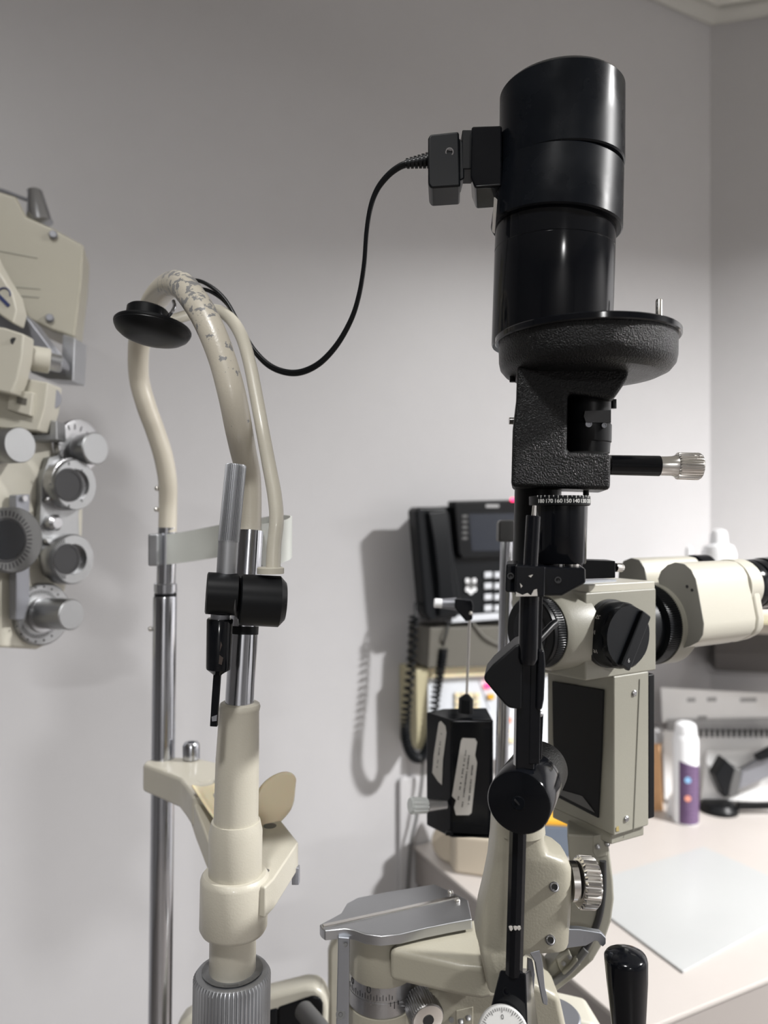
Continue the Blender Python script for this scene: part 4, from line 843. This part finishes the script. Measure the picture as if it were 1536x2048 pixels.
# right shelf with bottles
SH = EYE-.170
shf = thing('wall_shelf', 'pale laminate shelf board on the right wall above the spray can', 'shelf', (Apt.x+.2, Apt.y-.1, SH))
s0 = Apt+Nr*.004; s1_ = s0+Vector((1, -.265, 0)).normalized()*1.0
q = MB(); q.prism([Vector((p.x, p.y, SH)) for p in (s0+Vector((-.02, -.012, 0)), s1_, s1_+Nr*.30, s0+Nr*.30+Vector((-.12, 0, 0)))], (0, 0, -.022)); q.build('shelf_board', 'shelf', shf, bevel=.001)
q = MB(); q.prism([Vector((p.x, p.y, SH-.022)) for p in (s0, s1_, s1_+Nr*.06, s0+Nr*.06)], (0, 0, -.115)); q.build('shelf_shade_panel', mat('under_shelf_shade', (.10, .094, .092), .6), shf)  # added dark panel, stands in for the shaded wall below the shelf
def bottle(x, y, z, r, h, label, nm='squeeze_bottle'):
    b_ = V(x, 1200, z); b_.z = SH
    t = thing(nm, label, 'bottle', b_)
    q = MB(); q.lathe(b_, b_+Vector((0, 0, 1)), [(0, r*.95), (.003, r), (h*.70, r), (h*.79, r*.85), (h*.82, r*.5)], n=32); q.build('bottle_body', 'whitepl', t)
    q = MB(); q.lathe(b_+Vector((0, 0, h*.81)), b_+Vector((0, 0, 9)), [(0, r*.54), (h*.12, r*.50), (h*.17, r*.42), (h*.19, r*.15)], n=24); q.build('cap', 'whitepl', t)
bottle(1437, 1060, 1.42, .031, .153, 'large white squeeze bottle with a round cap standing on the shelf')
bottle(1378, 1090, 1.44, .013, .120, 'small white dropper bottle left of the large squeeze bottle')
q = MB(); q.prism([Vector((p.x, p.y, SH+.0005)) for p in [V(1505, 1225, 1.22), V(1600, 1225, 1.22), V(1600, 1225, 1.30), V(1500, 1225, 1.30)]], (0, 0, .006)); o = q.build('yellow_pad', 'yellow', None); tag(o, 'thin yellow pad lying on the shelf edge under the eyepiece', 'note pad')

# ------------------------------------------------------------------ console and telephone on the back wall
def PW(x, y, n): return on(x, y, W0+N*(n*.72), N)
cs = thing('control_console', 'cream control console with a sloping grey key panel under the desk phone', 'console', PW(920, 1560, .06))
def cprism(pts, n, depth, m, name, par, bev=.002):
    q = MB(); q.prism([PW(x, y, n) for x, y in pts], -N*min(depth, n*.72-.002)); return q.build(name, m, par, bevel=bev)
cprism([(860, 1256), (1150, 1250), (1150, 1330), (856, 1336)], .10, .095, 'shelfdark', 'console_hood', cs)
cprism([(832, 1340), (856, 1338), (858, 1500), (834, 1500)], .085, .08, 'yellow', 'console_side', cs)
cprism([(850, 1336), (1130, 1322), (1130, 1344), (852, 1358)], .075, .06, 'chin', 'console_lip', cs)  # lip paler than the console sides, the light on it put into the colour
kp = cprism([(856, 1352), (1130, 1340), (1160, 1520), (850, 1520)], .055, .05, 'panel', 'key_panel', cs)
for i in range(4):
    for j in range(3):
        x = 914+i*13; y = 1390+j*13
        q = MB(); q.prism([PW(x+a, y+b, .058) for a, b in ((-5, -5), (5, -5), (5, 5), (-5, 5))], N*.003); q.build('key', 'chin', kp, bevel=.0006)
for x, y, m_ in ((975, 1371, 'led'), (981, 1393, 'amber'), (1016, 1440, 'orangemark'), (1012, 1462, 'chin'), (1022, 1480, 'chin'), (1018, 1410, 'whitepl')):
    q = MB(); q.prism([PW(x+a, y+b, .058) for a, b in ((-6, -5), (6, -5), (6, 5), (-6, 5))], N*.003); q.build('indicator', m_, kp, bevel=.0006)
q = MB(); q.strip([PW(957, 1360, .0555), PW(978, 1420, .0555)], .0004, .0006, upv=U, sub=1); q.build('panel_seam', 'greymetal', kp)
# telephone
tp_ = thing('desk_phone', 'black desk phone with a dark screen standing on the console hood', 'telephone', PW(920, 1256, .10))
pb_ = cprism([(866, 1020), (905, 1012), (1110, 1005), (1118, 1222), (900, 1240), (872, 1235)], .085, .04, 'blackcase', 'phone_body', tp_, .004)
cprism([(908, 1002), (1100, 998), (1100, 1110), (925, 1118), (918, 1106)], .105, .022, 'blackflat', 'screen_bezel', tp_, .003)
sc_ = cprism([(938, 1028), (1090, 1026), (1090, 1100), (944, 1102)], .1055, .001, 'screen', 'screen', tp_, 0)
cprism([(972, 1009), (998, 1009), (998, 1015), (972, 1015)], .1056, .0006, 'greypaper', 'screen_logo', sc_, 0)
for k in range(5): cprism([(925, 1030+k*11), (935, 1030+k*11), (935, 1035+k*11), (925, 1035+k*11)], .1058, .001, 'greypl', 'line_key', sc_, 0)
q = MB(); q.prism([PW(x, y, .107) for x, y in ((1021, 996), (1031, 996), (1031, 1003), (1021, 1003))], N*.002); q.build('message_light', 'led', tp_)
cprism([(905, 1232), (1112, 1218), (1112, 1230), (903, 1246)], .09, .03, 'keys', 'phone_stand', tp_, .001)
for j in range(4):
    for i in range(3):
        x = 975+i*20; y = 1150+j*22
        q = MB(); q.prism([PW(x+a-7, y+b-6, .0875) for a, b in ((0, 0), (15, -.6), (15, 11), (0, 12))], N*.002); q.build('dial_key', 'keys', tp_, bevel=.0008)
c = PW(941, 1170, .086); q = MB(); q.lathe(c, c+N, [(0, .011), (.002, .011)], n=28); pdk = q.build('navigation_pad', 'greypl', tp_)
for dx, dy in ((-7, -9), (7, -9), (-7, 9), (7, 9), (0, 14)):
    c = PW(941+dx, 1170+dy, .088); q = MB(); q.lathe(c, c+N, [(0, .0042), (.002, .004)], n=14); q.build('round_key', 'whitepl', pdk)
hs_ = cprism([(832, 1022), (838, 1014), (892, 1014), (900, 1030), (906, 1090), (922, 1200), (916, 1236), (860, 1242), (850, 1228)], .118, .03, 'blackcase', 'handset', tp_, .006)
q = MB(); q.strip([PW(872, 1022, .119), PW(880, 1080, .124), PW(888, 1160, .124), PW(893, 1228, .119)], [.018, .015, .014, .017], .006, upv=U, sub=6); q.build('handset_grip', 'blackcase', hs_, bevel=.003)
# coiled cord
cd = thing('phone_cord', 'black coiled handset cord hanging in a long loop from the desk phone', 'cable', PW(835, 1520, .10))
ctr = [PW(840, 1210, .10), PW(828, 1232, .10), PW(822, 1330, .10), PW(812, 1430, .10), (PW(812, 1480, .10)), PW(826, 1512, .10), PW(846, 1512, .10), PW(862, 1470, .10), PW(872, 1390, .10), PW(882, 1330, .10), PW(886, 1298, .10)]
P_, _ = spline(ctr[1:], [0]*10, 60)
hel = []
for i, p in enumerate(P_):
    t = (P_[min(i+1, len(P_)-1)]-P_[max(i-1, 0)]).normalized(); u = (N-t*t.dot(N)).normalized(); v = t.cross(u); a = i*.75
    hel.append(p+(u*math.cos(a)+v*math.sin(a))*.0062)
q = MB(); q.tube(hel, .0024, n=8, sub=1); q.build('coil', 'blackcase', cd)
q = MB(); q.tube([ctr[0]+N*.005, ctr[0]+U*-.008+Vector((0, 0, .004)), hel[0]], .002, n=8, sub=6); q.build('plain_end', 'blackcase', cd)
q = MB(); q.tube([hel[-1], PW(890, 1275, .11), PW(898, 1245, .105)], .002, n=8, sub=6); q.build('plain_end', 'blackcase', cd)
q = MB(); q.tube([PW(945, 1245, .102), PW(970, 1275, .104), PW(1010, 1292, .104), PW(1060, 1290, .104)], .003, n=10); o = q.build('line_cable', mat('grey_cable', (.12, .115, .10), .5)); tag(o, 'grey cable drooping below the desk phone across the hood', 'cable')
# wall outlet channel with a dark cord, beige cup on the desk
q = MB(); q.prism([PW(x, y, .012) for x, y in ((800, 1562), (806, 1556), (838, 1556), (840, 1640), (820, 1700), (820, 2050), (800, 2050))], -N*.011); o = q.build('wall_conduit', 'wall', None, bevel=.002); tag(o, 'taupe conduit box fixed to the wall left of the counter', 'conduit')
q = MB(); q.tube([PW(846, 1520, .03), PW(843, 1570, .03), PW(832, 1640, .03), PW(820, 1700, .03), PW(812, 1850, .03), PW(810, 2100, .03)], .0025, n=10); o = q.build('power_lead', 'greypl'); tag(o, 'dark cord running down the wall over the conduit', 'cable')
tb_ = thing('tape_dispenser', 'beige rounded plastic box on the counter below the tonometer', 'plastic box', G(940, 1755, DT))
q = MB(); b0 = G(908, 1748, DT); b1 = G(1010, 1762, DT); q.prism([b0, b1, b1+Vector((-.02, .10, 0)), b0+Vector((-.02, .10, 0))], (0, 0, .062)); q.build('box_body', 'tan', tb_, bevel=.006)
q = MB(); c = G(932, 1752, DT)+Vector((-.016, .05, .036)); q.lathe(c, c+Vector((-.4, -1, 0)), [(-.03, .030), (.018, .030), (.02, .028)], n=40); q.build('box_roll', 'tan', tb_)
